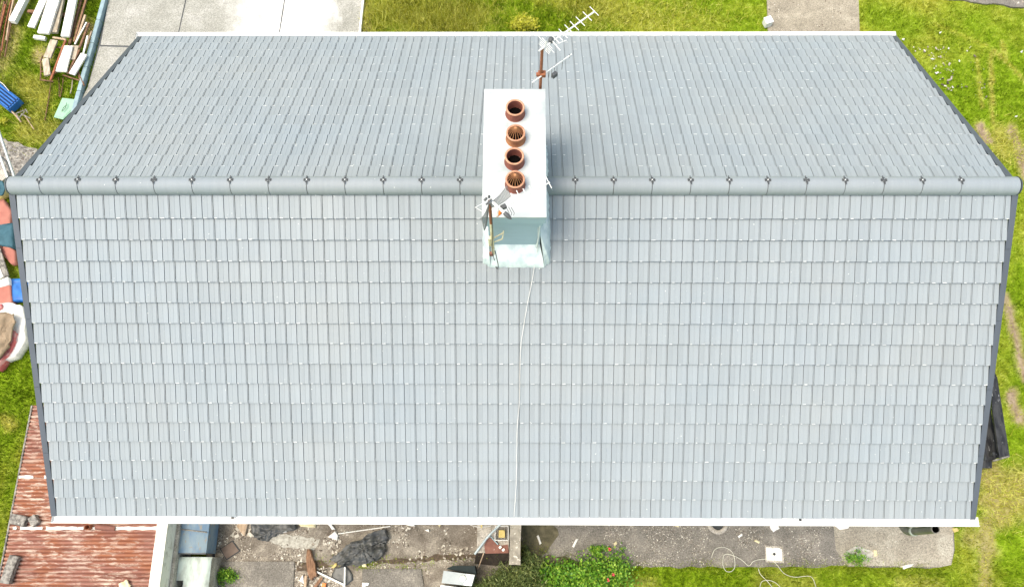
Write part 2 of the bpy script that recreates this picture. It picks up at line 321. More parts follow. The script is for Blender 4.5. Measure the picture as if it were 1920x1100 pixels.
def pl(pts, z=0): return [at(u, v, z) for u, v in pts]
PATH = pl([(1436,-60),(1607,-60),(1612,75),(1440,75)]); DRIVE = pl([(222,-60),(690,-60),(676,70),(668,120),(140,260),(165,165)])
SLAB = pl([(975,960),(1783,958),(1787,1030),(1782,1058),(1760,1064),(1560,1061),(1200,1063),(985,1062)]); YARD = pl([(392,960),(980,960),(985,1060),(960,1135),(380,1135)])
ROAD = pl([(1760,-4),(1925,17),(1990,20),(1990,-80),(1690,-80),(1700,-10)]); RUBB = pl([(-20,258),(20,266),(55,275),(82,285),(60,330),(-20,345)])
def slab(name, poly, z, mat, th=.08):
    b = MB(); b.prism([(p.x, p.y, z-th) for p in poly][::(1 if area(poly) > 0 else -1)], (0,0,th)); o = b.build(name, mat); o['kind'] = 'structure'; return o
def area(P): return sum(P[i].x*P[(i+1) % len(P)].y - P[(i+1) % len(P)].x*P[i].y for i in range(len(P)))/2
def inside(x, y, P):
    r = np.zeros(x.shape, bool); n = len(P)
    for i in range(n):
        a, b = P[i], P[(i+1) % n]; c = ((a.y > y) != (b.y > y)) & (x < (b.x-a.x)*(y-a.y)/((b.y-a.y) or 1e-9)+a.x); r ^= c
    return r
def rough_poly(P, step=.12, amp=.035, seed=1):
    out = []; rnd = random.Random(seed)
    for i in range(len(P)):
        a, b = P[i], P[(i+1) % len(P)]; n = max(1, int((b-a).length/step))
        for k in range(n): q = a.lerp(b, k/n); out.append(q + Vector((rnd.uniform(-amp, amp), rnd.uniform(-amp, amp), 0)))
    return out
# driveway: separate bays with open joints
slab('driveway_base', DRIVE, .02, MT['dgrey'])
def bay(pts, nm='driveway'): slab(nm, pl(pts), .035, MT['drive'], .03)
bay([(200,-60),(362,-60),(335.5,60),(328,90),(190,86),(205,0)]); bay([(364.5,-60),(543,-60),(524,60),(519,90),(330,90),(337.5,60)]); bay([(545.5,-60),(688,-60),(675,60),(672,90),(521,90),(526,60)])
bay([(188,89),(330,93.5),(316,150),(120,250),(166,165)])
slab('path', PATH, .02, MT['path']); slab('yard', YARD, .0, MT['yard']); slab('pavement', rough_poly(SLAB, .2, .03), .03, MT['slab'])
slab('pavement', pl([(1560,958),(1783,958),(1787,1030),(1782,1058),(1760,1063),(1640,1060),(1590,1062),(1566,1030)]), .034, MT['slab2'])
slab('road', rough_poly(ROAD, .2, .04, 4), .02, MT['slab']); slab('pavement', rough_poly(RUBB, .15, .06, 5), .03, MT['lichen'])
bb = MB()
for pts in ([(402,1052),(553,1052),(549,1135),(398,1135)], [(680,1066),(790,1066),(800,1135),(678,1135)]): bb.prism([(p.x, p.y, .0) for p in pl(pts)][::-1], (0,0,.035))
o = bb.build('pavement', MT['slab']); o['kind'] = 'structure'

for k, (pp, z, mt) in enumerate((([(700,1050),(760,1046),(830,1038),(895,1040),(895,1048),(820,1050),(760,1054),(700,1058)], .006, 'soilb'), ([(398,1052),(410,1052),(412,1135),(396,1135)], .008, 'soilb'), ([(1585,1030),(1610,1022),(1640,1034),(1630,1052),(1596,1050)], .039, 'cement'), ([(520,1000),(560,1005),(600,1010),(590,1030),(540,1028),(505,1015)], .006, 'cement'), ([(553,1052),(600,1050),(620,1060),(600,1075),(560,1070)], .006, 'soilb'), ([(978,976),(1030,976),(1050,1000),(1020,1040),(985,1062),(978,1062)], .036, 'moss'), ([(985,1050),(1030,1040),(1090,1050),(1100,1066),(990,1068)], .04, 'moss'))):
    q = pl(pp); o = slab('soil_ground', rough_poly(q, .09, .03, 40+k), z, MT[mt], .003)
# ------------------------------------------------------------------ house
H = thing('house', (0,0,0), 'semi detached house under a long pale grey tiled gable roof', 'house')
SL = math.hypot(HS, HR); CS, SN = HS/SL, HR/SL
def slope(x, s, h, side):       # s up the slope from the eaves, h off the roof plane
    y = (HS - s*CS) + h*SN; z = EZ + s*SN + h*CS
    return (x + (.0105*y if side > 0 else 0), side*y, z)
GAUGE, TW = .3025, .3056
PROF = [(0,-.022),(.008,-.022),(.0085,0),(.0755,0),(.076,-.0025),(.078,-.0025),(.0785,0),(.1485,0),(.149,-.022),(.1575,-.022),(.158,0),(.2285,0),(.229,-.0025),(.231,-.0025),(.2315,0),(.2905,0),(.291,-.014),(.2955,-.014),(.296,0),(.3056,0)]
X0, X1 = -6.915, 6.915
CHB = (-.30, .40, -.75, .90)
def roof(side):
    b = MB(); tone = []; rnd = random.Random(side+5)
    for c in range(16):
        s0 = -.02 + c*GAUGE; s1 = s0 + GAUGE + .03 if c < 15 else SL - .02
        s1 = min(s1, SL-.02)
        x = X0; k = 0
        while x < X1 - .01:
            t = rnd.random(); jit = rnd.uniform(-.002, .002); lift = rnd.uniform(-.001, .001)
            prof = [p for p in PROF if x + p[0] <= X1 + 1e-4]
            pr = []
            for i in range(len(prof)): pr.append((x+prof[i][0], prof[i][1]))
            n = len(pr); sl_ = s0 + jit
            vs = [slope(px, sl_, h+lift, side) for px, h in pr] + [slope(px, s1, h-.044, side) for px, h in pr] + [slope(px, sl_, min(h, 0)-.018+lift, side) for px, h in pr] + [slope(px, sl_+.03, min(h, 0)-.018+lift, side) for px, h in pr]
            fs = []
            for i in range(n-1):
                q = [i, i+1, n+i+1, n+i]; r = [2*n+i, 2*n+i+1, i+1, i]; u_ = [3*n+i, 3*n+i+1, 2*n+i+1, 2*n+i]
                if side > 0: q.reverse(); r.reverse(); u_.reverse()
                fs += [q, r, u_]
            th = [min(1, max(0, .5+(t-.5)*.4+rnd.uniform(-.16, .16)+(.17 if q % 2 else -.17))) for q in range(4)]
            for i in range(n-1):
                g = PROF[i][0]; v = th[min(3, int(g/.0765))]; tone += [v, v, 0]
            b.add(vs, fs)
            for a0 in (.01, .16):
                if rnd.random() > (.7 if side < 0 else .5): continue
                a = a0+rnd.uniform(0, .012); l = rnd.uniform(.018, .06); w2 = rnd.uniform(.003, .010)*(1 if side < 0 else 1.7); xa, xb = x+a, min(x+a+l, x+a0+.125, X1-.005)
                if xb <= xa + .005: continue
                q = [slope(xa, sl_-.0015, .002, side), slope(xb, sl_-.0015, .002, side), slope(xb-.004, sl_+w2, .002, side), slope(xa+.003, sl_+w2*.6, .002, side),
                     slope(xa, sl_-.0015, -.010, side), slope(xb, sl_-.0015, -.007, side)]
                fs = [[0,1,2,3],[4,5,1,0]]
                if side > 0: fs = [f[::-1] for f in fs]
                b.add(q, fs, 1); tone += [.5, .5]
            x += TW; k += 1
    # under sheet
    q = [slope(X0, 0, -.085, side), slope(X1, 0, -.085, side), slope(X1, SL, -.085, side), slope(X0, SL, -.085, side)]
    b.add(q, [[0,1,2,3] if side < 0 else [3,2,1,0]], 2); tone += [.5]
    return b.build('roof_slope', [MT['tile'], MT['chip'], MT['groove']], H, dict(tone=tone))
roof(-1); roof(1)
for side in (-1, 1):
    for xs in (-1, 1):          # dry verge trim
        b = MB(); xi, xo = xs*6.918, xs*7.0
        for s0, s1 in [(-.03+i*1.03, min(-.03+(i+1)*1.03-.004, SL)) for i in range(5)]:
            A = [slope(q, s, h, side) for s in (s0, s1) for q, h in ((xi,-.012),(xo,-.012),(xo,-.16),(xo-xs*.012,-.16),(xo-xs*.012,-.024),(xi,-.024))]
            b.add(A, [[i, (i+1) % 6, (i+1) % 6+6, i+6] for i in range(6)] + [[0,1,2,3,4,5],[11,10,9,8,7,6]])
        b.build('verge_trim', MT['verge'], H)
# ridge tiles
SEAM = [78+71.6*i for i in range(25)]
RC = EZ+HR-.045; RR = .128
def ridge_pts(x, r, a0=-8, a1=188, n=18, dz=0):
    out = []
    for k in range(n+1):
        a = math.radians(a0+(a1-a0)*k/n); c_, s_ = math.cos(a), math.sin(a)
        out.append((x, -r*c_, RC + dz + (r*s_ if s_ > 0 else s_*.25)))
    return out
xs_ = [-6.965] + [-7 + (u-11)/1900*14 for u in SEAM] + [6.965]
xs_ = [q for q in xs_ if q <= 6.97]
for i in range(len(xs_)-1):
    a, c = xs_[i]+.005, xs_[i+1]-.005
    if (a+c)/2 > -.36 and (a+c)/2 < .46 and abs(a) < .6 and abs(c) < .6: continue
    a2, c2 = a, c
    if a < -.36 < c: c2 = -.34
    if a < .45 < c: a2 = .42
    b = MB(); dz = random.uniform(-.002, .002); P = [ridge_pts(q, r, dz=dz) for q, r in ((a2, RR), (c2, RR), (c2, RR-.016), (a2, RR-.016))]; n = 19
    for k in range(4): b.add(P[k] + P[(k+1) % 4], [[j, j+1, n+j+1, n+j] for j in range(n-1)], 0, k in (0, 2))
    o = b.build('ridge_tile', MT['cap'], H, dict(tone=[random.uniform(.3,.7)]*len(b.f)))
    if a2 == a and i > 0:
        j = MB(); x = xs_[i]
        j.add(ridge_pts(x-.01, RR-.008) + ridge_pts(x+.01, RR-.008), [[q, q+1, n+q+1, n+q] for q in range(n-1)])
        ang = math.radians(79); cx = Vector((x, (RR+.001)*math.cos(ang), RC + (RR+.001)*math.sin(ang))); R = Matrix.Rotation(-(math.pi/2-ang), 3, 'X')
        for dx, dy, sx, sy in ((0,0,.085,.02),(-.03,0,.022,.04),(.03,0,.022,.04),(.004,-.045,.012,.05),(-.004,.045,.012,.05),(0,-.035,.035,.012),(0,.035,.03,.012)):
            j.box(cx + R @ Vector((dx, dy, .004)), (sx, sy, .008), R)
        j.build('ridge_clip', MT['dgrey'], o)
        if random.random() < .8:
            j = MB(); j.lathe(cx + Vector((0,0,.009)), [(.009,0),(.009,.003),(0,.004)], 10); j.build('screw', MT['white'], o)
for xs in (-1, 1):
    b = MB(); p = ridge_pts(xs*6.965, RR+.006) + ridge_pts(xs*6.995, RR-.012); b.add(p, [[j, j+1, 19+j+1, 19+j] for j in range(18)] + [list(range(19, 38))], 0, False); b.build('ridge_end', MT['verge'], H)
# gutters and fascia
for side in (-1, 1):
    g = MB(); yc = side*(HS+.052); zc = EZ-.055; n = 12; xa, xb = -7.0, 7.055; out = []
    for r in (.062, .056):
        for x in (xa, xb): out.append([(x, yc - r*1.0*math.cos(math.pi*k/n), zc - r*.8*math.sin(math.pi*k/n)) for k in range(n+1)])
    m_ = n+1; g.add(out[0]+out[1], [[k, k+1, m_+k+1, m_+k] for k in range(n)], 0, True); g.add(out[2]+out[3], [[k, k+1, m_+k+1, m_+k] for k in range(n)], 0, True)
    for sg in (-1, 1): g.box(((xa+xb)/2, yc+sg*.061, zc+.003), (xb-xa, .012, .012))
    for x, r in ((xa, 0), (xb, 0)): g.add([(x, yc - .062*math.cos(math.pi*k/n), zc+.006 - .058*math.sin(math.pi*k/n)) for k in range(n+1)], [list(range(n+1))])
    go = g.build('gutter', MT['white'], H)
    f = MB(); f.box((0, side*(HS-.03), EZ-.12), (13.9, .022, .2)); f.build('fascia', MT['white'], H)
    if side < 0:
        for u in (436, 1500):
            k = MB(); p = at(u, 971, EZ-.04); k.box((p.x, yc+.02, EZ-.035), (.04, .035, .02), bev=.006); k.build('gutter_clip', MT['black'], go)
# walls
b = MB(); wx, wy = 6.82, HS-.32
b.add([(-wx,-wy,-.2),(wx,-wy,-.2),(wx,wy,-.2),(-wx,wy,-.2),(-wx,-wy,EZ-.02),(wx,-wy,EZ-.02),(wx,wy,EZ-.02),(-wx,wy,EZ-.02),(-wx,0,EZ+HR-.12),(wx,0,EZ+HR-.12)],
      [[0,1,5,4],[2,3,7,6],[1,2,6,9,5],[3,0,4,8,7],[0,3,2,1]]); b.build('wall', MT['render'], H)
for side in (-1, 1):
    b = MB(); b.box((0, side*(HS-.18), EZ-.2), (13.8, .3, .02)); b.build('soffit', MT['white'], H)
# chimney
cx0, cx1, cy0, cy1 = CHB
b = MB(); b.box(((cx0+cx1)/2, (cy0+cy1)/2, 7.3), (cx1-cx0, cy1-cy0, 1.44)); CH = b.build('chimney', MT['cside'], H)
b = MB(); b.box(((cx0+cx1)/2, (cy0+cy1)/2, 8.13), (cx1-cx0+.05, cy1-cy0+.05, .24), bev=.008); b.build('chimney_course', MT['cside'], CH)
b = MB(); b.box(((cx0+cx1)/2+.0, (cy0+cy1)/2+.005, 8.362), (.806, 1.84, .224), bev=.01); b.build('chimney_band', MT['cside'], CH)
b = MB(); NX, NY = 14, 32; vs = []; zz = []
for i in range(NX+1):
    for j in range(NY+1):
        x = -.356+.812*i/NX; y = -.855+1.85*j/NY; e = min(i, NX-i, j, NY-j)
        vs.append((x, y, 8.474 + (.026 if e > 0 else .014) + .008*float(fbm(x, y, 4, 60)) - .004))
b.add(vs, [[i*(NY+1)+j, (i+1)*(NY+1)+j, (i+1)*(NY+1)+j+1, i*(NY+1)+j+1] for i in range(NX) for j in range(NY)], 0, True)
b.box((.05, .07, 8.478), (.812, 1.85, .018)); b.build('chimney_top', MT['ctop'], CH)
# cement skirt where the chimney meets the tiles
sk = MB(); rnd = random.Random(3)
def strip(pa, pb, sub=10, j=.01):
    vs = []
    for k in range(sub+1):
        t = k/sub; a = Vector(pa[0]).lerp(Vector(pa[1]), t); c = Vector(pb[0]).lerp(Vector(pb[1]), t); o_ = Vector((rnd.uniform(-j, j), rnd.uniform(-j, j), 0))
        vs += [a, a.lerp(c, .6)+Vector((0,0,.02)), c+o_, c+o_-Vector((0,0,.05))]
    sk.add(vs, [[4*k+q, 4*k+q+1, 4*k+q+5, 4*k+q+4] for k in range(sub) for q in range(3)], 0, True)
def rs(x, y, h=.006): return (x, y, EZ+HR-abs(y)*HR/HS+h)
for sx, xx, ex in ((-1, cx0, -.37), (1, cx1, .52)):
    ex2 = -.405 if sx < 0 else .553
    strip((rs(xx, 0, .3), rs(xx, cy0, .42)), (rs(ex+ (-.01 if sx<0 else .0), -.13), rs(ex2, cy0)), 14)
    strip((rs(xx, 0, .13), rs(xx, cy1, .07)), (rs(ex, .13), rs(ex, cy1)), 14)
strip((rs(cx0, cy0, .09), rs(cx1, cy0, .09)), (rs(-.3, -.99), rs(.47, -.99)), 16, .006)
strip((rs(cx0, cy0, .42), rs(cx0-.001, cy0, .42)), (rs(-.405, cy0), rs(-.395, -.93)), 3); strip((rs(cx0, cy0, .42), rs(cx0, cy0, .42)), (rs(-.395, -.93), rs(-.3, -.99)), 4)
strip((rs(cx1, cy0, .42), rs(cx1, cy0, .42)), (rs(.553, cy0), rs(.545, -.93)), 3); strip((rs(cx1, cy0, .42), rs(cx1, cy0, .42)), (rs(.545, -.93), rs(.47, -.99)), 4)
strip((rs(cx0, cy1, .09), rs(cx1, cy1, .09)), (rs(-.36, 1.02), rs(.5, 1.02)), 12)
sk.build('flashing', MT['skirt'], CH)
# pots
for k, (u, v, guard, mt) in enumerate(((966,213,0,'terra'), (967,260,1,'terra2'), (964.5,303,0,'terra'), (966,346,1,'terra'))):
    p = at(u, v, 8.502); r = .121; h = .15
    b = MB(); b.lathe(p, [(r+.012,-.003),(r+.004,.008),(r+.001,.02),(r-.002,h-.01)], 36); b.lathe(p, [(r-.022,h-.004),(r-.026,.03),(r-.03,-.0)], 36)
    b.add([Vector(p)+Vector(((r-.03)*math.cos(q*.5236), (r-.03)*math.sin(q*.5236), .004)) for q in range(12)], [list(range(12))], 1)
    po = b.build('chimney_pot', [MT[mt], MT['soot']], CH)
    b = MB(); b.lathe(p, [(r-.002,h-.012),(r+.003,h-.008),(r+.003,h),(r-.003,h+.006),(r-.016,h+.006),(r-.022,h-.002)], 36); b.build('pot_rim', MT['rim'], CH)
    if guard:
        b = MB(); ap = Vector(p) + Vector((0, .0, h+.125))
        for q in range(16):
            a = 2*math.pi*q/16; d = Vector((math.cos(a), math.sin(a), 0)); e = Vector(p)+d*(r-.02)+Vector((0,0,h))
            b.tube([ap + d*.014, (ap + d*.014).lerp(e,.5)+d*.004+Vector((0,0,.006)), e], .003, 5)
        b.lathe(ap-Vector((0,0,.008)), [(.018,0),(.02,.008),(.01,.013),(0,.014)], 14); b.build('pot_guard', MT['guard'], CH)

# ------------------------------------------------------------------ aerials
def rod(b, a, c, r, n=6): b.tube([a, c], r, n)
A1 = thing('television_aerial', at(1014,168,8.4), 'rusty mast with two white rod aerials behind the chimney', 'aerial')
ym = 1.06; mt_ = aty(1016.5, 92, ym); xm = mt_.x; b = MB(); rod(b, (xm, ym, 7.1), mt_, .02, 10); b.build('mast', MT['rust'], A1)
for z in (7.9, 8.3): b = MB(); b.box((xm-.02, ym-.06, z), (.16, .14, .03), bev=.004); b.build('wall_bracket', MT['rust'], A1)
zt = mt_.z + .03
def P1(u, v): return at(u, v, zt)
bo = MB(); s_, e_ = P1(1010,96), P1(1115,22); bo.tube([s_, e_], .0115, 8); BO = bo.build('boom', MT['alu'], A1)
bd = (e_-s_).normalized(); pd = (P1(1122,30)-P1(1106,14)).normalized()
for i, (u, v, hl) in enumerate(((1114,22.5,.085),(1101,32,.085),(1088,41.5,.085),(1077,50,.085),(1067,56.5,.085),(1056,64.5,.085),(1048,70,.075),(1042,75,.08),(1036,80,.07))):
    c = P1(u, v) + Vector((0,0,.012)); b = MB(); rod(b, c-pd*hl, c+pd*hl, .0055); b.build('aerial_rod', MT['alu'], A1)
b = MB(); c = P1(1033, 77); b.lathe(c+Vector((0,0,.0)), [(0,.05),(.03,.045),(.034,.03),(.034,-.01),(0,-.012)], 16); b.build('balun', MT['dgrey'], A1)
b = MB(); c = P1(1024, 86)
for k in range(5):
    o_ = bd*(-.03+.011*k) + Vector((0,0,-.04+.02*k)); rod(b, c+o_-pd*(.15 if k == 3 else .1), c+o_+pd*(.15 if k == 3 else .1), .0035, 5)
rod(b, c-bd*.05-Vector((0,0,.1)), c+Vector((0,0,.1)), .006); b.build('reflector', MT['alu'], A1)
b = MB(); rod(b, P1(1036,80)+Vector((0,0,.03)), P1(1036,80)+pd*.15, .006); rod(b, P1(1046,82), P1(1062,76), .006); b.build('dipole', MT['alu'], A1)
z2 = aty(1016, 139, ym).z
def P2(u, v): return at(u, v, z2)
b = MB(); b.tube([P2(998,155), P2(1072,102)], .011, 8); b.build('boom', MT['alu'], A1)
b = MB(); b.box(P2(1016,139), (.1,.07,.07), bev=.008); b.box(P2(1009,140), (.05,.04,.05), bev=.006); b.build('clamp', MT['rust'], A1)
b = MB(); c = P2(1037,134); b.box(c-Vector((-.02,.02,.05)), (.075,.05,.08), Matrix.Rotation(.7,3,'Z'), .01); b.build('junction_box', MT['dgrey'], A1)
for u, v, dn, up in ((999,154,.13,.0),(1002,151,.05,.22),(1030,130,.19,.0),(1035,127,.24,.02),(1040,124,.16,.02),(1055,114,.2,.02),(1068,105,.04,.04)):
    c = P2(u, v); b = MB(); rod(b, c-Vector((0,0,dn)), c+Vector((0,0,up)), .0045, 5); b.build('aerial_rod', MT['alu' if up > .1 else 'wire'], A1)
# front aerial on the chimney face
ym = -.93; tp = aty(918, 377, ym); bt = aty(925, 476, ym)
A2 = thing('television_aerial', (bt.x, ym, bt.z), 'aerial with curved wire grid reflector on the front of the chimney', 'aerial')
mid = bt.lerp(tp, .62); b = MB(); rod(b, mid, tp, .021, 10); b.build('mast', MT['rust'], A2); b = MB(); rod(b, bt, mid, .021, 10); b.build('lower_mast', MT['cream'], A2)
b = MB(); q1 = bt.lerp(tp, .3)
b.tube([q1+Vector((.0,0,.03)), q1+Vector((.15,.09,.03))], .009); b.tube([q1-Vector((0,0,.1)), q1+Vector((.13,.02,-.02)), q1+Vector((.15,.12,.02))], .009); b.box(q1+Vector((-.035,0,-.05)), (.035,.05,.24), bev=.006); b.build('wall_bracket', MT['cream'], A2)
b = MB(); b.box(bt+Vector((-.03,-.01,.03)), (.05,.04,.09), bev=.006); b.build('clamp', MT['rustplate'], A2)
zt = tp.z+.02
def P3(u, v, dz=0): return at(u, v, zt+dz)
b = MB(); b.tube([P3(921,377), P3(946,399)], [.017,.02], 10); b.build('feed_arm', MT['white'], A2)
b = MB(); c0, c1 = P3(945,398), P3(959,411,-.03); b.tube([c0, c0.lerp(c1,.3), c0.lerp(c1,.7), c1], [.021,.03,.026,.008], 12); b.build('feed_tip', MT['dgrey'], A2)
# wire grid: two wings, bowed
b = MB()
def wing(p0, p1, p2, p3, nu, nv):      # p0-p1 inner edge, p3-p2 outer edge
    def g(s, t):
        a = p0.lerp(p1, t); c = p3.lerp(p2, t); q = a.lerp(c, s); return q - Vector((0,0,1))*.05*math.sin(s*math.pi)
    for i in range(nu+1): b.tube([g(i/nu, k/4) for k in range(5)], .0022 if 0 < i < nu else .004, 4)
    for j in range(nv+1): b.tube([g(k/5, j/nv) for k in range(6)], .0022 if 0 < j < nv else .004, 4)
wing(P3(919,380,.04), P3(921,389,-.2), P3(957,368,-.22), P3(950,349,.02), 15, 11)
wing(P3(917,381,.04), P3(914,412,-.25), P3(908,432,-.3), P3(903,408,-.05), 11, 11)
b.build('grid_reflector', MT['wire'], A2)
b = MB(); b.tube([P3(930,402,-.06), P3(929,393,0), P3(934,388,.05)], [.04,.045,.015], 14); b.build('horn_cover', MT['wcloth'], A2)
b = MB(); b.tube([P3(931,403,-.08), P3(937,397,-.03), P3(939,392,.0)], [.03,.034,.012], 12); b.build('horn', MT['orange'], A2)
b = MB(); b.tube([P3(911,384,.02), P3(922,373,.05)], .012); b.lathe(P3(917,369,.05), [(0,.02),(.016,.015),(.016,-.01),(0,-.012)], 12); b.tube([P3(908,376,.03), P3(913,371,.05)], .016, 8); b.build('clamp', MT['dgrey'], A2)
b = MB(); b.tube([P3(910,379), P3(891,389), P3(905,397), P3(922,376)], .006, 6); b.build('rear_loop', MT['alu'], A2)
zt2 = zt-.12
b = MB(); y0, y1 = at(938,392,zt2), at(1031,342,zt2); b.tube([y0, y1], .009, 8); b.build('boom', MT['alu'], A2)
pd = (at(1032,350,zt2)-at(1026,338,zt2)).normalized()
for u, hl in ((955,.05),(965,.11),(975,.11),(986,.09),(997,.085),(1008,.08),(1018,.08),(1029,.085)):
    c = y0.lerp(y1, (u-938)/93)+Vector((0,0,.01)); b = MB(); rod(b, c-pd*hl, c+pd*hl, .006); b.build('aerial_rod', MT['alu'], A2)
b = MB(); c = at(944,388,zt2); b.box(c, (.07,.055,.06), Matrix.Rotation(.5,3,'Z'), .01)
for k in range(3): b.tube([c+Vector((.03+.03*k,0,0)), c+Vector((.07+.03*k,-.07,-.02)), c+Vector((.06+.03*k,-.09,-.04))], .004, 5)
b.build('junction_box', MT['dgrey'], A2)
# cables
def curve_pts(P, n=6):
    out = []
    for i in range(len(P)-1):
        p0, p1, p2, p3 = P[max(i-1,0)], P[i], P[i+1], P[min(i+2,len(P)-1)]
        for k in range(n):
            t = k/n; out.append(.5*((2*p1)+(p2-p0)*t+(2*p0-5*p1+4*p2-p3)*t*t+(3*p1-p0-3*p2+p3)*t**3))
    return out + [P[-1]]
b = MB(); c1_ = [Vector((.36,-.79,8.0)), Vector((.37,-.79,7.45)), Vector((.36,-.84,7.25))] + [onroof(u, v, .012) for u, v in ((1003,495),(997,530),(989,570),(983,605),(977,645),(975,690),(974,750),(970,800),(969,850),(968,905),(964,967))]
b.tube(curve_pts(c1_), .0036, 6); top(b.build('cable', MT['wcloth']), 'white cable running down the front roof slope from the chimney', 'cable')
b = MB(); b.tube(curve_pts([Vector((.385,-.765,8.05)), Vector((.375,-.77,7.6)), Vector((.35,-.79,7.32))]), .012, 6); top(b.build('conduit', MT['skirt']), 'pale conduit fixed on the blue chimney face', 'conduit')
b = MB(); b.tube(curve_pts([aty(922,400,-.96), aty(924,440,-.97), aty(923,468,-.98), onroof(927,488,.03), onroof(931,503,.02), onroof(934,497,.02), onroof(928,470,.1)]), .0055, 6)
top(b.build('cable', MT['black']), 'black loop of cable hanging below the front aerial mast', 'cable')

# ------------------------------------------------------------------ helpers for loose things on the ground
def board(name, u0, v0, u1, v1, wd, th, z, mat, label, cat='plank', group=None, tilt=0., bev=.008, parent=None):
    a, c = at(u0, v0, z), at(u1, v1, z); d = c-a; L = d.length; x = d.normalized(); zz = Vector((0,0,1)); y = zz.cross(x)
    R = Matrix((x, y, zz)).transposed() @ Matrix.Rotation(tilt, 3, 'X')
    b = MB(); b.box((a+c)/2 + Vector((0,0,th/2)), (L, wd, th), R, bev); o = b.build(name, mat, parent)
    return o if parent is not None else top(o, label, cat, group)
def sheet(name, pts, z, mat, label, cat, amp=.03, sub=3, rings=6, seed=0, group=None, jag=.015, mi=None, px=True, parent=None, sc=4, skirt=True):
    P = [at(u, v, z) for u, v in pts] if px else [Vector(p) for p in pts]; rnd = random.Random(seed); out = []
    for i in range(len(P)):
        for k in range(sub):
            q = P[i].lerp(P[(i+1) % len(P)], k/sub); out.append(q + Vector((rnd.uniform(-jag, jag), rnd.uniform(-jag, jag), 0)))
    c = sum(out, Vector())/len(out); n = len(out); vs = [c.copy()]
    for r in range(1, rings+1):
        for q in out: vs.append(c.lerp(q, r/rings))
    for p in vs:
        p.z = z + amp*(float(fbm(p.x, p.y, sc, 40+seed))*1.6-.3) + .5*amp*abs(2*float(fbm(p.x*1.3, p.y*.8, sc*1.7, 60+seed))-1)*2
    fs = [[0, 1+k, 1+(k+1) % n] for k in range(n)]
    for r in range(rings-1):
        for k in range(n): fs.append([1+r*n+k, 1+(r+1)*n+k, 1+(r+1)*n+(k+1) % n, 1+r*n+(k+1) % n])
    if skirt:
        m = len(vs); vs += [Vector((p.x, p.y, min(.0, z-.03) if z < .3 else p.z-.03)) for p in vs[-n:]]
        fs += [[m-n+k, m+k, m+(k+1) % n, m-n+(k+1) % n] for k in range(n)]
    b = MB(); b.add(vs, fs, 0, True); o = b.build(name, mat, parent); return o if parent is not None else top(o, label, cat, group)
def bars(name, segs, r, z, mat, label, cat, group=None, part='bar'):
    a = at(segs[0][0], segs[0][1], z); t = thing(name, (a.x, a.y, 0), label, cat, group)
    for s in segs:
        b = MB(); zz = s[4] if len(s) > 4 else z; b.tube([at(s[0], s[1], zz), at((s[0]+s[2])/2, (s[1]+s[3])/2, zz+.01), at(s[2], s[3], zz)], r, 6); b.build(part, mat, t)
    return t
G1 = 'long white planks stacked on the lawn'
board('plank', 62,-24, 27,45, .17,.13,.12, MT['wplank'], 'outermost white plank lying apart beside the bar bundle', group=G1)
board('plank', 96,-26, 60,53, .19,.06,.2, MT['wplank'], 'second white plank from the bar bundle side, overhanging a small end block', group=G1)
board('plank', 112,-26, 83,65, .30,.07,.27, MT['wplank'], 'widest white plank in the middle of the stack', group=G1)
board('plank', 122,-26, 103,64, .18,.08,.17, MT['oplank'], 'greyish streaked plank wedged between two white planks', group=G1)
board('plank', 144,-26, 124,71, .21,.07,.28, MT['wplank'], 'white plank nearest the brown bars and the driveway', group=G1)
board('block', 66,72, 88,75, .09,.09,.08, MT['wplank'], 'short white block end poking out under the widest plank', 'block')
board('bearer', 55,25, 132,32, .09,.1,.02, MT['bwood'], 'dark timber bearer under the white planks', 'timber')
board('plank', 103,77, 90,110, .19,.05,.22, MT['oplank'], 'weathered speckled plank on the rusty frame')
board('plank', 87,112, 91,143, .16,.06,.2, MT['oplank'], 'short brown-stained white board over the frame corner')
board('plank', 128,88, 116,136, .27,.05,.26, MT['wplank'], 'wide cream board with dark specks on the frame')
board('plank', 143,88, 136,114, .19,.06,.18, MT['oplank'], 'beige square board behind the wide cream board')
board('plank', 159,103, 136,141, .16,.05,.22, MT['wplank'], 'clean white board lying aslant next to the green grass')
board('lath', 163,43, 141,84, .035,.03,.25, MT['wplank'], 'thin white lath leaning across brown timbers', 'lath')
board('lath', 165,68, 157,101, .04,.03,.25, MT['wplank'], 'thin pale lath ending on the slanting white board', 'lath')
for k, (a, b_, c, d, w_, mt, lb) in enumerate(((157,-15,131,86,.07,'bwood','brown timber bar beside the last white plank'), (167,-15,140,80,.05,'wood','light brown bar parallel to the brown timber bar'), (161,30,143,84,.05,'pwood','broken pale timber with a ragged end'),
        (168,45,150,92,.05,'bwood','dark brown bar nearest the driveway kerb'), (124,78,96,152,.05,'rust','rusty red pipe crossing the speckled boards'))):
    board('timber_bar', a, b_, c, d, w_, .05, .15+.03*k, MT[mt], lb, 'bar')
bars('rusty_trestle', [(75,118,80,105),(77,118,76,151),(76,134,106,137),(77,150,100,153),(118,141,152,152),(146,133,158,161),(98,88,132,92),(132,92,150,150)], .02, .14, MT['bwood'], 'rusty angle iron frame under the short boards', 'frame')
for k, (s, lb) in enumerate((((96,152,84,226), 'longest thin brown rod lying in the grass below the frame'), ((110,146,111,181), 'short straight brown rod under the cream board'), ((119,146,113,182), 'short bent brown rod beside the straight one'), ((136,150,132,176), 'shortest pale rod lying nearest the kerb'))):
    b = MB(); b.tube([at(s[0], s[1], .03), at((s[0]+s[2])/2+1, (s[1]+s[3])/2, .04), at(s[2], s[3], .03)], .016, 6); top(b.build('rod', MT['bwood' if k < 3 else 'oplank']), lb, 'rod')
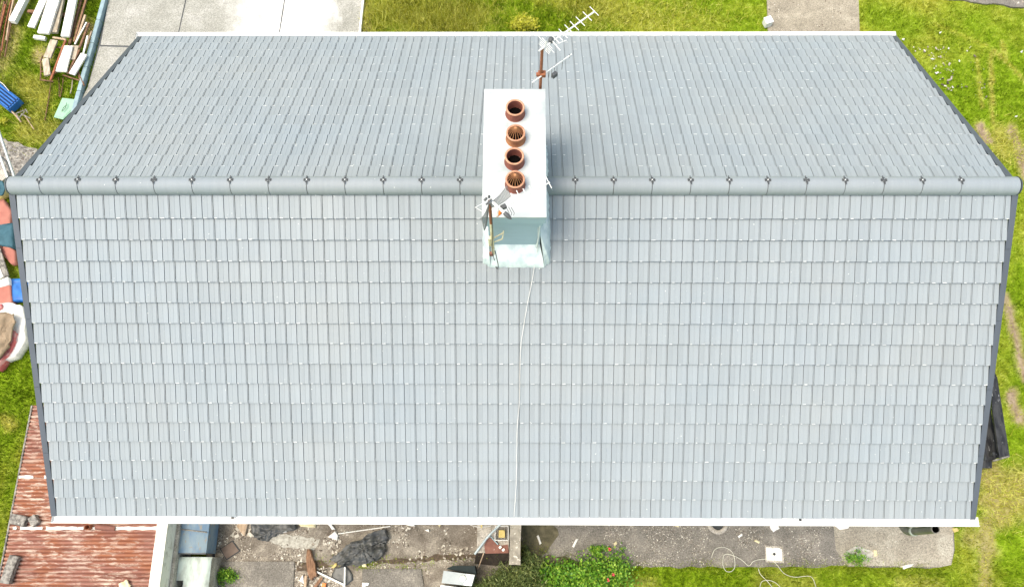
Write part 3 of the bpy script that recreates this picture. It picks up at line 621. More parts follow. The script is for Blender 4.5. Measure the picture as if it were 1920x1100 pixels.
for k, (a, b_, c, d, w_, mt, lb) in enumerate(((150,20,128,92,.05,'wood','reddish bar half under the broken pale timber'), (173,60,160,96,.035,'pwood','splintered stick lying closest to the painted kerb'), (100,72,126,76,.05,'pwood','pinkish cross piece under the weathered boards'), (150,95,128,140,.05,'bwood','dark bar sticking out below the clean slanting board'))):
    board('timber_bar', a, b_, c, d, w_, .045, .1+.03*k, MT[mt], lb, 'bar')
rb = random.Random(11); tb = thing('bar_bundle', at(12,60,0), 'bundle of long brown rusty bars in the grass corner', 'bars')
for k in range(17):
    u = 30-k*2.3+rb.uniform(-2,2); e = rb.uniform(70,135); s0 = rb.uniform(-25,10); a, c = at(u, s0, .05+rb.random()*.12), at(u-(e-s0)*.21+rb.uniform(-3,3), e, .05+rb.random()*.1)
    b = MB(); b.tube([a, a.lerp(c,.5)+Vector((rb.uniform(-.02,.02),0,.01)), c], rb.uniform(.012,.024), 6); b.build('bar', MT[rb.choice(['rust','bwood','bwood','pwood','bwood'])], tb)
# blue crate
t = thing('plastic_crate', at(5,188,0), 'blue ribbed plastic crate lying at the lawn edge', 'crate')
A, B_ = at(-32,150,.25), at(26,196,.25); d = (B_-A).normalized(); y = Vector((0,0,1)).cross(d)
R = Matrix((d, y, Vector((0,0,1)))).transposed(); c = (A+B_)/2; Lc = (B_-A).length
b = MB(); b.box(c-Vector((0,0,.04)), (Lc, .36, .04), R, .01); b.build('base', MT['dblue'], t)
b = MB()
for k in range(5): b.box(c + y*(-.15+.075*k) + Vector((0,0,.03)), (Lc, .035, .07), R, .006)
b.build('rib', MT['blue'], t)
b = MB()
for k in (-1,1): b.box(c + d*k*Lc/2 - Vector((0,0,.08)), (.03,.38,.2), R, .006)
for k in (-1,1): b.box(c + y*k*.185 - Vector((0,0,.08)), (Lc,.02,.2), R, .006)
b.build('side', MT['blue'], t)
b = MB(); b.tube([at(11,197,.2), at(28,215,.12), at(40,229,.05)], .022, 7); top(b.build('stick', MT['pwood']), 'grey-brown wooden pole leaning out of the blue crate', 'pole')
bars('scrap_metal', [(30,213,48,206),(36,221,47,209),(48,205,52,212),(40,214,57,222),(30,213,38,226)], .014, .1, MT['lichen'], 'tangled grey scrap metal beside the wooden pole', 'scrap')
b = MB(); b.tube([at(46,216,.1), at(64,243,.06)], .013, 6); top(b.build('lath', MT['pwood']), 'thin pale lath beyond the grey scrap metal', 'lath')
b = MB(); b.tube([at(-3,151,.3), at(8,160,.3), at(17,171,.3)], .008, 6); top(b.build('cord', MT['wcloth']), 'white cord arching over the blue crate', 'cord')
b = MB(); q = pl([(117,184),(143,187),(137,206),(118,224),(101,220)], .1); q = q if area(q) > 0 else q[::-1]; b.prism([(p.x,p.y,.07) for p in q], (0,0,.035)); b.prism([(p.x,p.y,.104) for p in [sum(q,Vector())/5+(p-sum(q,Vector())/5)*.86 for p in q]], (0,0,.01)); top(b.build('bin_lid', MT['green']), 'pale green flat plastic lid on the grass by the roof verge', 'lid')
b = MB(); b.tube(curve_pts([at(125,193,.16), at(122,203,.17), at(116,209,.17), at(120,201,.18), at(126,197,.17)]), .006, 5); top(b.build('string', MT['leafd']), 'dark green string lying on the green lid', 'string')
# grey poles by the ridge end
b = MB(); b.tube([at(-6,235,1.6), at(28,335,1.2)], .03, 8); top(b.build('pole', MT['galv']), 'grey metal pole leaning over the concrete rubble', 'pole')
b = MB(); b.tube([at(-4,282,1.2), at(16,338,1.0)], .028, 8); top(b.build('pole', MT['white']), 'white pole leaning under the grey pole', 'pole')
b = MB(); b.tube(curve_pts([at(-5,290,.8), at(12,303,.7), at(20,325,.6)]), .022, 8); top(b.build('pole', MT['dgrey']), 'dark bent tube between the two leaning poles', 'tube')
board('concrete_block', 2,325, 14,338, .2,.1,.06, MT['wallc'], 'pale broken concrete lump under the white pole', 'concrete block')
# heap below the ridge end
sheet('cloth', [(-25,380),(10,376),(22,398),(20,432),(-20,430)], .14, MT['redb'], 'faded red sheet nearest the ridge end', 'sheet', .06, 3, 5, 3)
sheet('cloth', [(-25,352),(14,350),(16,366),(-10,378)], .1, MT['yellow'], 'mustard yellow cloth under the ridge end', 'cloth', .05, 3, 5, 8)
sheet('bag', [(-20,345),(6,340),(12,352),(10,372),(-12,368)], .3, MT['teal'], 'blue green plastic bag above the yellow cloth', 'bag', .1, 3, 5, 9)
sheet('cloth', [(-25,425),(24,420),(28,440),(26,464),(-20,458)], .2, MT['teal'], 'dark teal sheet between two red sheets', 'sheet', .07, 3, 5, 4)
sheet('cloth', [(-25,450),(2,456),(28,468),(32,494),(22,495),(4,476),(-25,475)], .12, MT['redb'], 'brick red sheet below the teal sheet', 'sheet', .05, 3, 5, 5)
board('plank', -6,462, 12,520, .16,.05,.2, MT['lichen'], 'grey mossy board on the rubbish by the red sheets')
board('plank', -14,478, 3,522, .13,.05,.22, MT['wplank'], 'white board edge beside the grey mossy board')
sheet('tarpaulin', [(-25,536),(20,533),(23,566),(16,575),(-25,572)], .16, MT['redb'], 'flat red tarpaulin beside the bright blue piece', 'tarpaulin', .03, 3, 5, 6)
sheet('tarpaulin', [(19,522),(60,522),(60,562),(20,566)], .12, MT['blue'], 'bright blue woven tarpaulin tucked beneath the roof verge', 'tarpaulin', .03, 3, 5, 7)
sheet('paper', [(-10,530),(8,524),(18,520),(20,534),(-10,538)], .2, MT['wcloth'], 'crumpled white paper above the flat red tarpaulin', 'paper', .05, 3, 4, 12)
sheet('mattress_cover', [(-30,572),(20,568),(44,574),(48,602),(50,640),(38,658),(30,668),(-30,690)], .2, MT['wcloth'], 'white sheet spread on the grass under a tan blanket', 'sheet', .06, 4, 6, 10)
sheet('blanket', [(-30,596),(14,587),(30,592),(31,606),(24,640),(12,664),(-10,684),(-30,690)], .34, MT['tan'], 'tan folded blanket lying on the white sheet', 'blanket', .14, 4, 8, 11, sc=7)
sheet('cloth', [(26,620),(32,624),(28,646),(14,668),(-8,692),(-10,684),(12,662),(20,640)], .28, MT['red'], 'red patterned cloth strip below the tan blanket', 'cloth', .06, 4, 4, 13)
sheet('cloth', [(-12,575),(3,570),(6,576),(-6,584)], .28, MT['red'], 'small red cloth corner on the white sheet', 'cloth', .03, 3, 3, 14)

# driveway kerbs
b = MB(); k0, k1 = at(212,-40), at(128,270); d = (k1-k0).normalized(); y = Vector((0,0,1)).cross(d); L = (k1-k0).length; R = Matrix((d, y, Vector((0,0,1)))).transposed()
t = thing('kerb_wall', k0, 'low blue-grey painted kerb along the driveway', 'kerb'); n = int(L/.62)
for i in range(n):
    b = MB(); b.box(k0 + d*(i+.5)*L/n + Vector((0,0,.06)), (L/n-.008, .11, .2), R, .022); b.build('kerb_stone', MT['bkerb'], t)
b = MB(); a, c = at(686,-40), at(672,100); d = (c-a).normalized(); y = Vector((0,0,1)).cross(d); R = Matrix((d, y, Vector((0,0,1)))).transposed(); b.box((a+c)/2+Vector((0,0,.03)), ((c-a).length, .055, .12), R, .008)
top(b.build('kerb', MT['white']), 'thin white concrete edging between driveway and long grass', 'kerb')
# white tub by the path
p = at(1437,47,.0); t = thing('plastic_tub', p, 'square white tub at the corner of the path', 'tub')
R = Matrix.Rotation(.35,3,'Z'); b = MB(); b.box(p+Vector((0,0,.1)), (.19,.19,.2), R, .03); b.build('tub', MT['white'], t); b = MB(); b.box(p+Vector((0,0,.205)), (.2,.2,.025), R, .012); b.build('lid', MT['white'], t)

# ------------------------------------------------------------------ corrugated shed
zl, zr = 1.0, 1.2
def sh(u, v, z): return at(u, v, z)
xL = at(5,1060,zl).x; xR = at(292,1040,zr).x; yT, yB = at(68,760,zl).y, -5.9
t = thing('shed', ((xL+xR)/2, (yT+yB)/2, 0), 'lean-to shed under rusty peeling corrugated iron', 'shed')
def zs(x): return zl + (zr-zl)*(x-xL)/(xR-xL)
ycuts = [yT, at(100,897,zl).y, at(100,993,zl).y, yB]
for i in range(3):
    b = MB(); ya, yb = ycuts[i]+(.06 if i else 0), ycuts[i+1]; n = int((ya-yb)/.0095); xsn = [xL+(xR-xL)*k/10 for k in range(11)]; vs = []; off = .012*(i % 2)
    for k in range(n+1):
        y = ya+(yb-ya)*k/n; h = .015*math.cos(2*math.pi*y/.076)
        for x in xsn: vs.append((x + .006*math.sin(y*7+x), y, zs(x)+h+off+.004*math.sin(x*3+y*2)))
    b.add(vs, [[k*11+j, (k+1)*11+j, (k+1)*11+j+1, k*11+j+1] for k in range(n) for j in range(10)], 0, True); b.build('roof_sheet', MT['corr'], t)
    if i:
        b = MB(); y = ycuts[i]+.03; vs = []
        for j in range(41):
            x = xL+(xR-xL)*j/40
            for q in range(5): yy = y-.03+.06*q/4+.008*math.sin(j*1.7+q); vs.append((x, yy, zs(x)+.03+.011*math.cos(2*math.pi*yy/.076)))
        b.add(vs, [[5*j+q, 5*j+q+1, 5*j+q+6, 5*j+q+5] for j in range(40) for q in range(4) if fbm(j*.31+i*9, 0., 1.2, 5) > .42+.1*(i==1)], 0, True); b.build('paint_strip', MT['whitewall'], t)
b = MB(); b.box((xL-.02, (yT+yB)/2, zl-.03), (.03, yT-yB, .1)); b.build('edge_trim', MT['lichen'], t)
b = MB(); b.box(((xL+xR)/2, (yT+yB)/2, .47), (xR-xL-.1, yT-yB-.1, .96)); b.build('wall', MT['wallc'], t)
b = MB(); p = at(170,988,zs(at(170,988,zr).x)); b.lathe(p, [(.055,-.02),(.055,.15),(.05,.155),(.045,.15),(.045,-.02)], 20); FL = b.build('flue_pipe', MT['rust'], t)
b = MB(); b.tube([at(180,987,zr+.0), at(200,989,zr+.0), at(216,990,zr-.02)], [.05,.055,.05], 10); b.build('pipe_stub', MT['rustplate'], t)
for segs, lb in (([(52,978,26,972),(62,980,74,972)], 'mossy broken concrete blocks near the top sheet lap on the rusty shed'), ([(32,1042,14,1092)], 'long weathered concrete block lying low on the rusty shed')):
    q = at(segs[0][0], segs[0][1], zl+.05); tt = thing('concrete_block', q, lb, 'concrete block')
    for k, s in enumerate(segs):
        z = zs(at(s[0], s[1], zl).x)+.02; a, c = at(s[0], s[1], z), at(s[2], s[3], z); d = (c-a).normalized(); y = Vector((0,0,1)).cross(d); R = Matrix((d, y, Vector((0,0,1)))).transposed()
        for j in range(2):
            b = MB(); b.box(a.lerp(c, .25+.5*j)+Vector((0,0,.06)), ((c-a).length/2+.02, .2 if len(segs) > 1 else .19, .13), R @ Matrix.Rotation(.08*(j-.5),3,'Z'), .018); b.build('block', MT['lichen'], tt)
sheet('debris', [(222,1092),(236,1086),(246,1096),(240,1108),(226,1106)], zr+.02, MT['cream'], 'pale yellow scrap on the lower shed edge', 'scrap', .03, 3, 3, 15)
# whitewashed parapet and gully beside the shed
b = MB(); x0w, x1w = xR-.04, xR+.17; ya = -3.95
b.prism([(x0w, ya, 0), (x0w, -5.9, 0), (x1w, -5.9, 0), (x1w, ya, 0)], (0,0,1.24)); top(b.build('parapet_wall', MT['whitewall']), 'flaking whitewashed wall top along the corrugated shed', 'wall')
b = MB(); b.box((x1w+.035, -4.9, .4), (.066, 2.0, .8), bev=.01); top(b.build('side_wall', MT['wallc']), 'lower grey wall between whitewashed wall and blue tank', 'wall')
# blue tank and pale green bunker
zt_ = .72; a, c = at(318,975,zt_), at(384,1036,zt_); t = thing('storage_tank', ((a.x+c.x)/2, (a.y+c.y)/2, 0), 'faded blue metal tank tucked under the white gutter', 'tank')
b = MB(); xa, xb, yb, yt = a.x, c.x, c.y, -3.97; n = 12; vs = []
for j in (yt, yb):
    for k in range(n+1):
        q = k/n; vs.append((xa+(xb-xa)*q, j, zt_-.07+.07*math.sin(math.pi*q)))
b.add(vs, [[k, n+1+k, n+2+k, k+1] for k in range(n)], 0, True); b.add([vs[n+1+k] for k in range(n+1)]+[(xb, yb, .1), (xa, yb, .1)], [list(range(n+3))])
b.add([vs[0], vs[n+1], (xa,yb,.1), (xa,yt,.1)], [[0,1,2,3]]); b.add([vs[n], vs[2*n+1], (xb,yb,.1), (xb,yt,.1)], [[3,2,1,0]]); b.build('tank', MT['tbluep'], t)
b = MB(); yj = at(350,994,zt_).y; b.tube([(xa+(xb-xa)*(.25+.72*k/n), yj+.03-.06*k/n, zt_-.062+.075*math.sin(math.pi*(.25+.72*k/n))) for k in range(n+1)], .013, 6); b.build('strap', MT['lichen'], t)
b = MB(); b.box(((xa+xb)/2, yb-.012, zt_-.06), (xb-xa+.03, .02, .09), bev=.005); b.build('rim', MT['dgrey'], t)
zb = .62; a, c = at(303,1043,zb), at(396,1043,zb); t = thing('coal_bunker', ((a.x+c.x)/2, a.y-.5, 0), 'pale green patchy flat bunker lid with square dark opening', 'bunker')
b = MB(); NX, NY = 24, 24; vs = []; w_ = c.x-a.x; hx0, hx1, hy0, hy1 = at(325,1088,zb).x, at(344,1088,zb).x, at(330,1135,zb).y, at(330,1087,zb).y
for i in range(NX+1):
    for j in range(NY+1):
        x = a.x+w_*i/NX; y = a.y-1.2*j/NY; e = min(i, NX-i); vs.append((x, y, zb - (.05 if e == 0 else .015 if e == 1 else 0) - (.03 if j == 0 else 0)+.012*float(fbm(x, y, 5, 77))))
fs = []
for i in range(NX):
    for j in range(NY):
        x = a.x+w_*(i+.5)/NX; y = a.y-1.2*(j+.5)/NY
        if hx0 < x < hx1 and y < hy1: continue
        fs.append([i*(NY+1)+j, i*(NY+1)+j+1, (i+1)*(NY+1)+j+1, (i+1)*(NY+1)+j])
b.add(vs, fs, 0, True); b.build('lid', MT['paleg'], t)
b = MB(); b.box((a.x+w_/2, a.y-.02, .28), (w_-.02, .04, .56)); b.box((c.x-.02, a.y-.62, .28), (.04, 1.16, .56)); b.box((a.x+.02, a.y-.62, .28), (.04, 1.16, .56)); b.build('wall', MT['wallc'], t)
b = MB(); b.box((a.x+w_/2, a.y-.62, .3), (w_-.1, 1.1, .03)); b.build('coal_bed', MT['dgrey'], t)
b = MB(); b.prism([(p.x, p.y, -.02) for p in pl([(402,970),(406,970),(403,1052),(398,1052)])][::-1], (0,0,.035)); o = b.build('drain_channel', MT['groove']); top(o, 'dark drainage groove beside the blue tank', 'drain')
# manhole cover
t = thing('manhole_cover', at(432,1031,0), 'rusty diamond-turned square cover in the yard concrete', 'manhole cover')
q = pl([(414,1028),(436,1014),(449,1032),(425,1048)], .01); cc = sum(q, Vector())/4
b = MB(); b.prism([cc+(p-cc)*1.1 for p in q][::-1], (0,0,.012)); b.build('frame', MT['groove'], t)
b = MB(); b.prism([cc+(p-cc)*.97+Vector((0,0,.003)) for p in q][::-1], (0,0,.016)); b.build('cover', MT['manhole'], t)

# ------------------------------------------------------------------ yard debris
sheet('roofing_felt', [(620,1048),(640,1032),(652,1020),(676,1012),(692,1000),(722,990),(730,1010),(720,1022),(724,1032),(708,1050),(690,1056),(664,1060),(640,1058)], .05, MT['tarp'], 'large crumpled black sheet in the middle of the yard', 'sheeting', .16, 6, 16, 21, sc=5, jag=.02)
sheet('roofing_felt', [(470,965),(556,965),(555,992),(520,1002),(500,1014),(486,1012),(474,1000)], .04, MT['tarp'], 'black sheet half hidden below the gutter in the yard', 'sheeting', .11, 6, 12, 22, sc=6, jag=.02)
sheet('roofing_felt', [(626,1064),(648,1058),(660,1072),(662,1086),(650,1096),(634,1092),(622,1080)], .02, MT['tarp'], 'round black scrap crossed by two white strips', 'sheeting', .02, 3, 5, 23)
sheet('timber_log', [(576,1030),(583,1030),(593,1070),(594,1080),(584,1086),(576,1072)], .1, MT['wood'], 'brown split log pointing at the wall', 'log', .05, 3, 4, 24)
board('plank', 574,1078, 572,1110, .05,.04,.08, MT['pwood'], 'pale brown stick beside the split log')
board('plank', 604,1082, 585,1108, .06,.04,.06, MT['wood'], 'short dark plank aslant by the split log')
board('plank', 609,1092, 604,1112, .08,.04,.05, MT['orange'], 'small orange board at the yard bottom')
board('plastic_strip', 594,1071, 646,1096, .035,.03,.07, MT['white'], 'long white strip lying slantwise over the round black scrap', 'strip')
board('plastic_strip', 647,1062, 646,1108, .03,.03,.1, MT['white'], 'upright white strip meeting the slanting one', 'strip')
board('lath', 634,1000, 732,986, .02,.02,.1, MT['wplank'], 'thin long white lath above the large black sheet', 'lath')
for i, (pts, mt, lb) in enumerate((
  ([(527,991),(538,996),(529,998)], 'wcloth', 'white triangular scrap on the half hidden black sheet'), ([(615,1006),(628,995),(634,1003),(632,1012)], 'wcloth', 'white torn scrap near the start of the long lath'),
  ([(560,981),(592,982),(590,988),(564,987)], 'cream', 'cream flat bar tucked under the gutter'), ([(616,976),(628,992),(622,992),(612,978)], 'wcloth', 'narrow white slip just under the gutter'),
  ([(673,1050),(684,1046),(688,1062),(680,1062)], 'cream', 'pale yellow star-shaped scrap beside the weed'), ([(621,1064),(630,1054),(632,1058),(625,1064)], 'yellow', 'small yellow chip by the round black scrap'),
  ([(679,1092),(693,1092),(690,1097),(680,1100)], 'white', 'white paper piece lowest in the yard'), ([(561,1088),(568,1076),(570,1094)], 'wcloth', 'cream torn card beside the pale stick'),
  ([(762,984),(772,979),(779,986)], 'wcloth', 'white triangle under the gutter above the gravel'), ([(820,979),(830,980),(824,988)], 'cream', 'yellow torn scrap just below the white gutter'),
  ([(796,993),(804,991),(805,997)], 'wcloth', 'small white chip between the two triangles'), ([(455,975),(466,978),(458,1004),(448,992),(443,984)], 'pwood', 'heap of orange-brown splinters near the square cover'),
  ([(1444,982),(1456,979),(1462,990),(1450,996),(1445,990)], 'wcloth', 'white crumpled lump on the long pavement'), ([(1384,1005),(1391,999),(1392,1003),(1386,1007)], 'white', 'small white chip right of the round drain'),
  ([(1150,1018),(1156,1013),(1157,1019),(1153,1022)], 'cream', 'small cream block on the pavement near the flowers'), ([(1159,1041),(1164,1039),(1168,1054),(1165,1056)], 'cream', 'cream stick at the grass edge by the flowers'),
  ([(1416,1011),(1425,1015),(1423,1018),(1414,1014)], 'cream', 'tan wood chip between drain and lump'), ([(1265,981),(1274,984),(1272,988),(1264,984)], 'cream', 'yellow chip under the gutter above the pavement'),
  ([(1638,1030),(1643,1030),(1646,1040),(1641,1042)], 'cream', 'pale leaf-shaped chip on the wide pavement end'), ([(1560,980),(1595,980),(1590,990),(1575,992)], 'wcloth', 'white plaster patch under the gutter'),
  ([(1006,1004),(1010,1002),(1015,1018),(1012,1021)], 'wcloth', 'thin white stick on the mossy slab'), ([(1080,1010),(1084,1009),(1076,1026),(1073,1024)], 'wcloth', 'slanting white stick near the leafy plant'),
  ([(1692,1060),(1712,1056),(1710,1060),(1695,1066)], 'wcloth', 'pale stick on the grass edge by the pavement end'), ([(1786,990),(1794,989),(1798,994),(1790,997)], 'yellow', 'yellow peel in the grass beyond the pavement'))):
    sheet('scrap', pts, .06, MT[mt], lb, 'scrap', .015, 3, 2, 30+i, jag=.006)
for u, v, r_, lb in ((1694,74,.05,'white lump in the grass near the roof corner'), (1915,98,.04,'white chip beside the lawn wheel track'), (1748,112,.04,'white cluster of scraps on the upper lawn'), (1905,218,.045,'white stone above the bare soil strip'), (1797,116,.035,'small white scrap alone on the middle lawn'), (1763,62,.025,'tiny white scrap near the lawn top')):
    p = at(u, v, .05); b = MB(); rr = random.Random(u); vs = [p + Vector((rr.gauss(0,r_*.6), rr.gauss(0,r_*.45), rr.uniform(-.02,.05))) for _ in range(9)]
    bm = bmesh.new(); [bm.verts.new(q) for q in vs]; bmesh.ops.convex_hull(bm, input=bm.verts[:]); bm.verts.ensure_lookup_table(); bm.verts.index_update()
    b.add([q.co for q in bm.verts], [[q.index for q in f.verts] for f in bm.faces]); bm.free(); top(b.build('scrap', MT['white']), lb, 'scrap')

# basement platform with basket
zp = .55; a, c = at(895,980,zp), at(954,1036,zp); t = thing('meter_housing', ((a.x+c.x)/2, (a.y+c.y)/2, 0), 'low box topped by a rusty plate beside the wall stub', 'box')
b = MB(); b.box(((a.x+c.x)/2, (c.y-3.97)/2, zp-.03), (c.x-a.x, -3.97-c.y, .05), bev=.008); b.build('slab', MT['wallc'], t)
q = pl([(910,1037),(908,1022),(912,1012),(918,1007),(930,1012),(938,1022),(952,1020),(954,1036)], zp); b = MB(); b.prism([(p.x, p.y, zp-.003) for p in q][::-1], (0,0,.012)); b.build('rust_plate', MT['rustplate'], t)
b = MB(); b.box(((a.x+c.x)/2, c.y+.35, zp/2-.03), (c.x-a.x-.06, .6, zp-.06)); b.build('body', MT['wood'], t)
t = thing('wire_basket', at(941,998,zp), 'white wire basket holding a yellow block on the rusty box', 'basket'); z = zp+.0
q = [at(u, v, z+.12) for u, v in ((929,986),(953,986),(953,1012),(928,1012))]; ql = [at(u, v, z+.01) for u, v in ((929,986),(953,986),(953,1012),(928,1012))]
b = MB()
for k in range(4): b.tube([q[k], q[(k+1) % 4]], .008, 6)
b.build('rim', MT['white'], t); b = MB()
for k in range(10): s_ = k/9; b.tube([q[0].lerp(q[1], s_), ql[0].lerp(ql[1], s_), ql[3].lerp(ql[2], s_), q[3].lerp(q[2], s_)], .0028, 4); b.tube([q[0].lerp(q[3], s_), ql[0].lerp(ql[3], s_), ql[1].lerp(ql[2], s_), q[1].lerp(q[2], s_)], .0028, 4)
b.build('mesh', MT['wire'], t)
b = MB(); p = at(941,1000,z+.05); b.box(p, (.13,.15,.05), bev=.012); b.box(p+Vector((.03,.05,.035)), (.03,.03,.02)); top(b.build('sponge_block', MT['yellow']), 'pale yellow block inside the wire basket', 'block')
b = MB(); b.tube(curve_pts([at(945,974,zp+.3), at(932,988,zp+.25), at(916,1004,zp+.18), at(902,1022,zp+.1), at(890,1038,zp+.06)]), .022, 10); top(b.build('pipe', MT['bluegrey']), 'pale blue-grey hose sloping over the rusty box', 'pipe')
b = MB(); b.tube([at(917,1002,zp+.06), at(934,1020,zp+.05)], .013, 8); top(b.build('pipe', MT['bkerb']), 'thin grey pipe under the sloping hose', 'pipe')
for u, v, lb in ((938,1025,'round white fitting after the thin grey pipe'), (944,1030,'square cream fitting at the end of the rusty plate')):
    b = MB(); b.box(at(u, v, zp+.03), (.06,.05,.04), Matrix.Rotation(.7,3,'Z'), .012); top(b.build('fitting', MT['wcloth']), lb, 'fitting')
b = MB(); b.tube(curve_pts([at(907,1036,.5), at(902,1050,.35), at(896,1065,.2)]), .012, 6); top(b.build('hose', MT['pwood']), 'short brown hose end hanging below the rusty box', 'hose')
b = MB(); b.tube(curve_pts([at(876,980,.4), at(886,985,.4), at(900,987,.6), at(920,986,.62)]), .006, 6); top(b.build('wire', MT['wcloth']), 'thin white wire running to the rusty box', 'wire')
b = MB(); b.box(at(903,984,zp+.04), (.035,.1,.06), bev=.006); top(b.build('tap', MT['yellow']), 'small brass coloured tap above the hose', 'tap')
# wall stub
zw = .95; q = pl([(956,975),(977,975),(976,1058),(955,1058)], zw); b = MB(); b.prism([(p.x, p.y, 0) for p in rough_poly(q, .1, .006, 8)][::-1], (0,0,zw)); b2 = top(b.build('yard_wall', MT['lwall']), 'lichen spotted concrete wall stub dividing the two yards', 'wall')
# galvanised box bottom
z = .75; q = pl([(832,1069),(890,1077),(884,1098),(828,1092)], z); t = thing('metal_box', at(860,1085,0), 'silver metal box with round white cap by the dark shrub', 'box')
b = MB(); b.prism([(p.x, p.y, .05) for p in q][::-1], (0,0,z-.05)); b.build('body', MT['galv'], t)
b = MB(); b.prism([(p.x, p.y, z) for p in [q[0].lerp(q[1],.0), q[0].lerp(q[1],.72), q[3].lerp(q[2],.72), q[3]]][::-1], (0,0,.012)); b.build('lid', MT['boxlid'], t)
b = MB(); b.lathe(at(868,1084,z+.02), [(.0,.04),(.055,.04),(.062,.03),(.062,0)], 24); b.build('cap', MT['white'], t)
q = pl([(826,1096),(880,1103),(878,1120),(824,1115)], z-.1); b = MB(); b.prism([(p.x, p.y, .05) for p in q][::-1], (0,0,z-.15)); top(b.build('metal_box', MT['white']), 'white metal box edge at the bottom beside the silver box', 'box')

q = pl([(836,1066),(848,1060),(890,1060),(893,1076)], .62); b = MB(); b.prism([(p.x, p.y, .05) for p in (q if area(q) > 0 else q[::-1])], (0,0,.57)); b.build('back_panel', MT['darkteal'], t)
q = pl([(893,1030),(955,1030),(955,1056),(930,1060),(890,1056)], .02); b = MB(); b.prism([(p.x, p.y, .0) for p in (q if area(q) > 0 else q[::-1])], (0,0,.02)); top(b.build('soil_patch', MT['soild']), 'dark wet soil patch below the rusty topped box', 'soil')  # flat dark sheet standing in for the shade of the pit

# ------------------------------------------------------------------ pavement drains and pipe
def ringpart(c, R0, R1, h, mat, name, t, n=32):
    b = MB(); b.lathe(c, [(R1,0),(R1,h),(R0,h),(R0,0)], n); return b.build(name, mat, t)
c = at(1345,981,.03); t = thing('drain_ring', c, 'round concrete drain ring half under the gutter', 'drain'); ringpart(c, .13, .215, .05, MT['wallc'], 'ring', t)
b = MB(); b.lathe(c+Vector((0,0,.008)), [(.13,0),(0,-.001)], 24); b.build('grate', MT['groove'], t)
c = at(1451,1038,.03); t = thing('gully_cover', c, 'white square gully cover with a dark centre hole', 'drain'); R = Matrix.Rotation(-.05,3,'Z')
b = MB(); b.box(c+Vector((0,0,.012)), (.32,.26,.03), R, .01); b.build('cover', MT['whitewall'], t); b = MB(); b.lathe(c+Vector((0,0,.03)), [(.03,0),(0,.0005)], 16); b.build('hole', MT['black'], t)
b = MB(); b.box(c+Vector((.01,0,.0)), (.38,.33,.02), R, .006); b.build('frame', MT['wallc'], t)
# soil pipe
zt = 4.2; tp_ = at(1754,991.5,zt); t = thing('vent_pipe', (tp_.x, tp_.y, 0), 'dark grey open-topped vent pipe rising beside the eaves', 'pipe')
zb_ = 3.42
b = MB(); b.lathe(tp_, [(.064,zb_-zt),(.064,0)], 24); b.lathe(tp_, [(.054,0),(.05,-.55)], 24, 1); b.lathe(tp_, [(.055,-.55),(0,-.55)], 20, 1); b.build('pipe', [MT['pipe'], MT['soot']], t)
b = MB(); b.tube(curve_pts([Vector((tp_.x-.08, -3.97, 3.0)), Vector((tp_.x-.06, tp_.y+.22, 3.08)), Vector((tp_.x-.02, tp_.y+.03, 3.2)), Vector((tp_.x, tp_.y, zb_+.05))]), .068, 18); b.build('elbow', MT['pipe'], t)
b = MB(); b.lathe(Vector((tp_.x, tp_.y, zb_-.03)), [(.066,0),(.076,.01),(.076,.07),(.066,.08)], 24); b.build('collar', MT['galv'], t)
b = MB(); b.lathe(tp_, [(.066,-.02),(.067,.004),(.055,.004),(.054,-.005)], 24); b.build('rim', MT['lichen'], t)
# garden wire loops
for k, (pts, lb) in enumerate((([(1334,1044),(1340,1030),(1352,1025),(1365,1028),(1375,1038),(1378,1060),(1372,1070),(1362,1070),(1356,1060),(1356,1044),(1362,1038),(1378,1042),(1392,1050),(1404,1060),(1412,1052),(1425,1048),(1443,1048),(1455,1056),(1470,1074),(1490,1081),(1520,1080),(1530,1100)], 'long looping white wire from the pavement onto the lawn'),
    ([(1422,1065),(1426,1076),(1440,1090),(1452,1106)], 'short white wire crossing the loop on the lawn'), ([(1424,1104),(1428,1090),(1440,1087),(1455,1092),(1468,1106)], 'arched white wire at the lawn bottom'))):
    b = MB(); b.tube(curve_pts([at(u, v, .07) for u, v in pts], 5), .0052, 5); top(b.build('wire', MT['pale_wire']), lb, 'wire')
# black boards by the gable
t = thing('board_stack', at(1868,800,.5), 'glossy black boards stacked under the gable verge', 'boards')
def poly3(nm, pts, z, th, mt):
    q = [at(u, v, z) for u, v in pts]; s = 1 if area(q) > 0 else -1; b = MB(); b.prism([(p.x, p.y, z-th) for p in q][::s], (0,0,th)); return b.build(nm, MT[mt], t)
poly3('board', [(1862,690),(1870,708),(1893,853),(1874,858),(1860,760)], .62, .05, 'gblack'); poly3('board', [(1845,760),(1857,764),(1873,857),(1862,862),(1846,862)], .4, .05, 'gblack')
poly3('edge_strip', [(1862,862),(1893,853),(1893.6,856),(1863,865)], .63, .04, 'lichen'); poly3('box', [(1836,862),(1860,860),(1860,877),(1836,877)], .35, .3, 'gblack')
for a_, c_ in ((.3,.6),(.15,.35)): pass
for u, v in ((1868,740),(1882,845),(1866,850)): p = at(u, v, .57); b = MB(); b.box((p.x-.02, p.y, .28), (.06,.06,.56)); b.build('leg', MT['gblack'], t)

